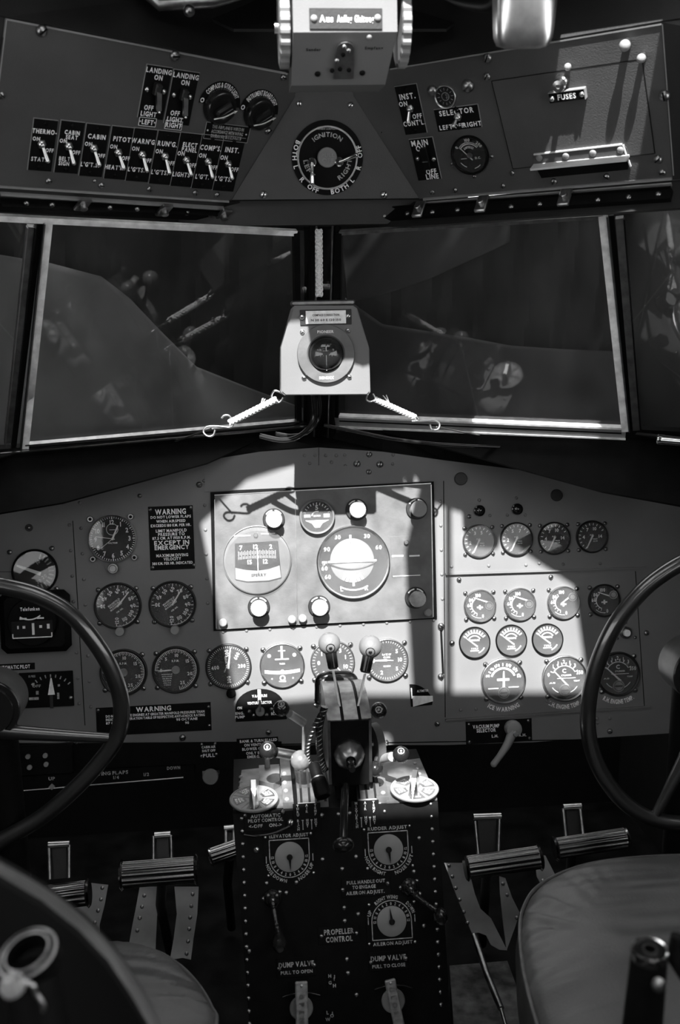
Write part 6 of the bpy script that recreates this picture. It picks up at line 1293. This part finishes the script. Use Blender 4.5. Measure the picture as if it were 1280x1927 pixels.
# ---------------------------------------------------------------- rudder pedals
def pedal(a, e, r_, arms, piv, lab, Y=1.68):
    A = aty(*a, Y); E_ = aty(*e, Y); p0 = (A+E_)/2; p0.z = A.z; t_ = thing('rudder_pedal', lab, 'pedal', T((p0.x, Y, p0.z)), 'fluted rudder pedals'); o = Vector((p0.x, Y, p0.z))
    k = Y*1.13/1950; d = (E_-A); L = d.length
    b = MB(); b.lathe([(0, 0), (r_*k, 0), (r_*k, L), (0, L)], n=72, c=A-o, axis=d, flute=lambda i: (1, 1, .97, .88, .88, .97)[i % 6]); b.build('foot_bar', mat('fluted_metal', .35, .22, 1), t_)
    for c_ in (A, E_):
        b = MB(); dn = d.normalized(); b.lathe([(0, -.003), (r_*1.02*k, -.003), (r_*1.18*k, 0), (r_*1.02*k, .003), (0, .003)], n=40, c=c_-o, axis=dn); b.build('end_cap', mat('cap_steel', .5, .2, 1), t_)
    for (u_, v_) in arms:
        b = MB(); b.tube([aty(*u_, Y+.02)-o, aty(*v_, Y+.05)-o], .0035, n=10); b.build('hanger', STEEL, t_)
    b = MB(); (x, y, w_) = piv; b.rod(aty(x-w_/2, y+1, Y+.05)-o, aty(x+w_/2, y-1, Y+.05)-o, .0058); b.build('pivot', METAL, t_)
    x, y, w_ = piv; q0, q1 = arms[0][0], arms[1][0]; b = MB(); q = [aty(x-w_*.35, y, Y+.055)-o, aty(x+w_*.35, y, Y+.055)-o, aty(q1[0]-4, q1[1], Y+.03)-o, aty(q0[0]+4, q0[1], Y+.03)-o]; b.add(q+[v+Vector((0, .003, 0)) for v in q], [(0, 3, 2, 1), (4, 5, 6, 7), (0, 1, 5, 4), (1, 2, 6, 5), (2, 3, 7, 6), (3, 0, 4, 7)]); b.build('hanger_web', DARK, t_)
    b = MB(); b.tube([p_-o for p_ in (aty(x, (a[1]+e[1])/2+10, Y+.01), aty(x-4, (a[1]+e[1])/2+60, Y+.08), Vector((p0.x, Y+.16, .02)))], .009, n=12); b.build('link', DARK, t_)
pedal((878, 1633), (1016, 1613), 21, [((900, 1608), (894, 1545)), ((938, 1604), (940, 1540))], (917, 1536, 52), 'fluted rudder pedal bar nearest the pedestal on the right side')
pedal((1046, 1597), (1179, 1577), 19, [((1066, 1578), (1060, 1522)), ((1098, 1574), (1092, 1520))], (1077, 1518, 34), 'outer fluted rudder pedal bar partly behind the right seat cushion')
pedal((229, 1647), (369, 1636), 23, [((289, 1622), (289, 1574)), ((323, 1620), (322, 1572))], (306, 1571, 30), 'fluted rudder pedal bar nearest the pedestal on the left side')
pedal((55, 1694), (166, 1680), 22, [((94, 1655), (92, 1594)), ((130, 1652), (130, 1590))], (111, 1589, 40), 'outer fluted rudder pedal bar partly behind the left seat back')
pedal((398, 1612), (450, 1594), 15, [((425, 1590), (425, 1560)), ((440, 1590), (440, 1560))], (432, 1558, 20), 'small ribbed bar against the left side of the pedestal', Y=1.80)
HS = Surf((0, 1.80, .22), (0, -.82, .57))
def Z6(L): return [(820+x/2.783, 1480+y/2.783) for x, y in L]
def Z4(L): return [(x/2.909, 1500+y/2.909) for x, y in L]
for pts, lab, rv_ in ((Z6([(45, 400), (150, 400), (185, 480), (205, 560), (235, 640), (290, 690), (375, 858), (335, 855), (290, 830), (265, 780), (225, 765), (190, 768), (120, 600)]), 'grey riveted heel channel left of the right inner pedal', Z6([(70, 415), (88, 472), (106, 532), (126, 593), (148, 657), (168, 715)])),
                 (Z6([(335, 470), (365, 480), (400, 580), (440, 660), (415, 740), (372, 858), (352, 700), (338, 560)]), 'grey riveted heel channel under the right inner pedal', Z6([(353, 510), (375, 568), (425, 688)])),
                 (Z6([(520, 350), (575, 362), (625, 460), (560, 530), (530, 470)]), 'short grey heel channel between the right pedals and the seat', Z6([(562, 493)])),
                 (Z4([(500, 470), (592, 480), (572, 590), (545, 700), (545, 770), (400, 600), (470, 590)]), 'grey riveted heel channel beside the left outer pedal', Z4([(560, 497), (553, 560), (537, 622), (519, 687)])),
                 (Z4([(765, 490), (862, 490), (862, 620), (850, 860), (700, 840), (725, 700), (745, 600)]), 'grey riveted heel channel under the left inner pedal', Z4([(790, 540), (778, 600), (765, 662), (752, 730)])),
                 (Z4([(955, 490), (1088, 490), (1080, 640), (1060, 770), (1045, 890), (1000, 880), (930, 890), (950, 780), (968, 640)]), 'grey riveted heel channel right of the left inner pedal', Z4([(1055, 532), (1048, 597), (1041, 660), (1036, 722), (1030, 790), (1022, 857)]))):
    c_ = pts[0]; t_ = thing('heel_channel', lab, 'channel', T(HS.at(*c_)), 'heel channels below the rudder pedals')
    L = [Vector(HS.loc(*p)) for p in pts]; cx = sum(p.x for p in L)/len(L)
    b = MB(); b.T = HS.mat0(); b.poly([tuple(p) for p in L], -.003, 0); b.build('sheet', SHEET, t_, True)
    I = WM[t_.name].inverted()
    for q in rv_: screws(t_, [(0, 0, 0)], .0036, 'plain', STEEL, 'rivet', M=I @ HS.mat(*q))
b = MB(); b.tube([aty(893, 1760, 1.60), aty(915, 1830, 1.52), aty(943, 1898, 1.45)], .0055, n=12); b.tube([aty(943, 1898, 1.45), aty(955, 1940, 1.42)], .003, n=10); tag(b.build('floor_rod', STEEL), 'slanting metal rod on the floor left of the right seat', 'rod')
b = MB(); q0 = [atz(846, 1817, .14), atz(955, 1808, .14), atz(1010, 1960, .14), atz(856, 1960, .14)]; b.add(q0+[Vector((v.x, v.y, 0)) for v in q0], [(0, 3, 2, 1), (0, 1, 5, 4), (1, 2, 6, 5), (2, 3, 7, 6), (3, 0, 4, 7)]); tag(b.build('floor_box', mat('worn_box_paint', .06, .5, var=1.0, vscale=45, detail=8)), 'low box with worn flaking paint on the floor right of the pedestal', 'box')
# ---------------------------------------------------------------- seats
def cushion(outline, z0, lab, cx, cy, base, h=.085):
    P = [atz(x, y, z0) for x, y in outline]; P = catmull(P, 8, True); ctr = atz(cx, cy, z0); t_ = thing('pilot_chair', lab, 'seat', T((ctr.x, ctr.y, z0)), 'pilot seats')
    n = len(P); rings = 34; vs_ = []; fs = []
    def wr(a, f):
        s_ = 0
        if f > .55: s_ += .0048*math.sin(a*34+6*f)*((f-.55)/.45)*(1-f)*4*max(0, math.sin(a*3+1.2)); s_ += .0034*math.sin(a*57+9*f)*((f-.6))*(1-f)*6
        s_ += .0015*math.sin(a*5+f*7)*f
        return s_
    vs_.append(Vector((0, 0, .030)))
    for j in range(1, rings+1):
        f = j/rings
        for i in range(n):
            v = (P[i]-ctr); a = math.atan2(v.y, v.x); hh = .030*(1-f**3.2) - (.010*((f-.93)/.07)**2 if f > .93 else 0)
            vs_.append(Vector((v.x*f, v.y*f, hh+wr(a, f))))
    for i in range(n): fs.append((0, 1+i, 1+(i+1) % n))
    for j in range(rings-1):
        A = 1+j*n; B = A+n
        for i in range(n): fs.append((A+i, B+i, B+(i+1) % n, A+(i+1) % n))
    b = MB(); b.add(vs_, fs, 0, True); top = b.build('cushion_top', LEATHER, t_)
    b = MB(); vs_ = []; fs = []
    for f, z in ((.985, -.009), (1.012, -.022), (1.03, -.045), (1.02, -h), (.98, -h-.008)):
        for p in P: v = p-ctr; vs_.append(Vector((v.x*f, v.y*f, z)))
    for j in range(4):
        for i in range(n): fs.append((j*n+i, (j+1)*n+i, (j+1)*n+(i+1) % n, j*n+(i+1) % n))
    b.add(vs_, fs, 0, True); b.build('cushion_side', mat('dark_leather', .045, .4, var=.3, bump=.4, bscale=260), t_)
    b = MB(); b.tube([(p-ctr)*1.0+Vector((0, 0, -.006)) for p in P], .0028, n=8, closed=True); b.build('piping', LEATHER, t_)
    b = MB(); b.poly([((p-ctr).x*.9, (p-ctr).y*.9) for p in P[::4]], -h-.03, -h-.006); b.poly([((p-ctr).x*.6, (p-ctr).y*.6) for p in P[::4]], -z0+.001, -h-.03); b.build('seat_pan', BLACK, t_)
    return t_
cushion([(1014, 1927), (995, 1860), (983, 1800), (979, 1740), (986, 1700), (1012, 1662), (1070, 1631), (1150, 1612), (1280, 1603), (1400, 1608), (1520, 1650), (1600, 1760), (1640, 1900), (1560, 2030), (1300, 2090), (1060, 2060)], .47, 'right pilot seat with a broad creased leather cushion', 1270, 1850, None)
LS = cushion([(404, 1930), (396, 1885), (368, 1840), (330, 1804), (282, 1780), (200, 1771), (80, 1785), (-20, 1830), (-80, 1920), (-60, 2080), (120, 2180), (340, 2120)], .45, 'left pilot seat with a leather cushion behind a dark seat back edge', 180, 1930, None)
# near seat back at the lower left
YB_ = .62; bo = [(-160, 1580), (-60, 1612), (0, 1643), (80, 1690), (150, 1745), (205, 1803), (245, 1862), (285, 1930), (310, 1990), (330, 2060)]
sb = thing('seat_backrest', 'dark out-of-focus seat backrest with a grey edge filling the lower left corner', 'seat back', T(aty(60, 1800, YB_)))
S_ = Surf(aty(60, 1800, YB_), (0, -1, .12))
b = MB(); pxpoly(b, S_, bo+[(330, 2400), (-160, 2400)], -.02, .012); b.build('back_pad', mat('black_leather', .006, .6, spec=.12, bump=.3, bscale=200), sb, True)
b = MB(); b.tube(catmull([S_.at(x-6, y+10, -.004) for x, y in bo], 6), .0095, n=14); b.build('edge_piping', LEATHER, sb, True)
b = MB(); q0 = S_.at(-160, 2400); q1 = S_.at(330, 2400); b.box(((q0.x+q1.x)/2, q0.y+.02, q0.z/2), (abs(q1.x-q0.x)*.8, .03, q0.z)); b.build('support', BLACK, sb, True)
# ring fitting
YR = .55; q0 = aty(53, 1796, YR); k = YR*1.17/1950; t_ = thing('armrest_fitting', 'chrome ring fitting with a bolt in the lower left corner before the seat back', 'fitting', T(q0))
ax_ = Vector((-.22, -.30, .93)).normalized()
b = MB(); RM = mat('worn_ring_metal', .45, .3, .7, var=.3, vscale=200)
b.lathe([(37*k, -.010), (39*k, .002), (45*k, .003), (50*k, .001), (50*k, -.008)], 1, n=64, axis=ax_)
for r_, z_, t0 in ((50, .001, 1.5), (39, .0025, 1.1)):
    M_ = ax_.to_track_quat('Z', 'Y').to_matrix(); b.tube([M_ @ Vector((math.cos(R(a))*r_*k, math.sin(R(a))*r_*k, z_)) for a in range(0, 360, 8)], t0*1.7*k, 0, closed=True, rf=None)
b.build('ring', [RM, BLACK], t_)
b = MB(); b.lathe([(0, -.006), (38*k, -.006), (38*k, -.012), (50*k, -.012), (50*k, -.3), (0, -.3)], n=40, axis=Vector((-.15, .25, 1)).normalized()); b.build('socket', BLACK, t_)
b = MB(); e = aty(22, 1851, YR-.02)-q0; b.lathe([(0, -.004), (21*k, -.004), (22*k, .0), (17*k, .003), (12*k, .001), (9*k, .004), (0, .005)], n=28, c=e, axis=ax_); b.build('bolt', SHEET, t_)
b = MB(); b.tube(catmull([aty(x, y, YR-.02)-q0 for x, y in ((40, 1848), (60, 1853), (68, 1870), (82, 1893), (74, 1915), (68, 1950))], 6), .0014); b.build('wire', METAL, t_)
# right armrest post
YR = .66; q0 = aty(1223, 1790, YR); k = YR*1.14/1950; t_ = thing('armrest_post', 'black armrest tube with a bright ringed socket before the right seat cushion', 'post', T(q0))
ax_ = Vector((.0, -.12, 1)).normalized()
b = MB(); b.lathe([(0, -.45), (44*k, -.45), (40*k, -.10), (35*k, -.02), (34*k, -.003), (0, -.003)], n=44, axis=ax_); b.build('tube', BLACK, t_)
b = MB(); b.lathe([(34.5*k, -.005), (35*k, .0), (33*k, .0025), (30*k, .002), (29*k, -.001)], n=56, axis=ax_); b.lathe([(30*k, .0), (15*k, .0008), (11*k, .0)], 1, n=40, axis=ax_); b.build('outer_ring', [CHROME, BLACK], t_)
b = MB(); b.lathe([(11*k, -.001), (11*k, .0022), (14.5*k, .0022), (15*k, .0)], n=36, axis=ax_); b.build('inner_ring', CHROME, t_)
b = MB(); e = aty(1236, 1851, YR-.025)-q0; b.lathe([(0, 0), (.005, .001), (.005, .004), (0, .006)], n=18, c=e, axis=(.2, -1, .2)); b.build('stud', STEEL, t_)
b = MB(); b.tube([aty(1278, 1762, YR+.02)-q0, aty(1268, 1800, YR+.02)-q0, aty(1300, 1850, YR+.03)-q0], .006); b.build('side_arm', BLACKG, t_)
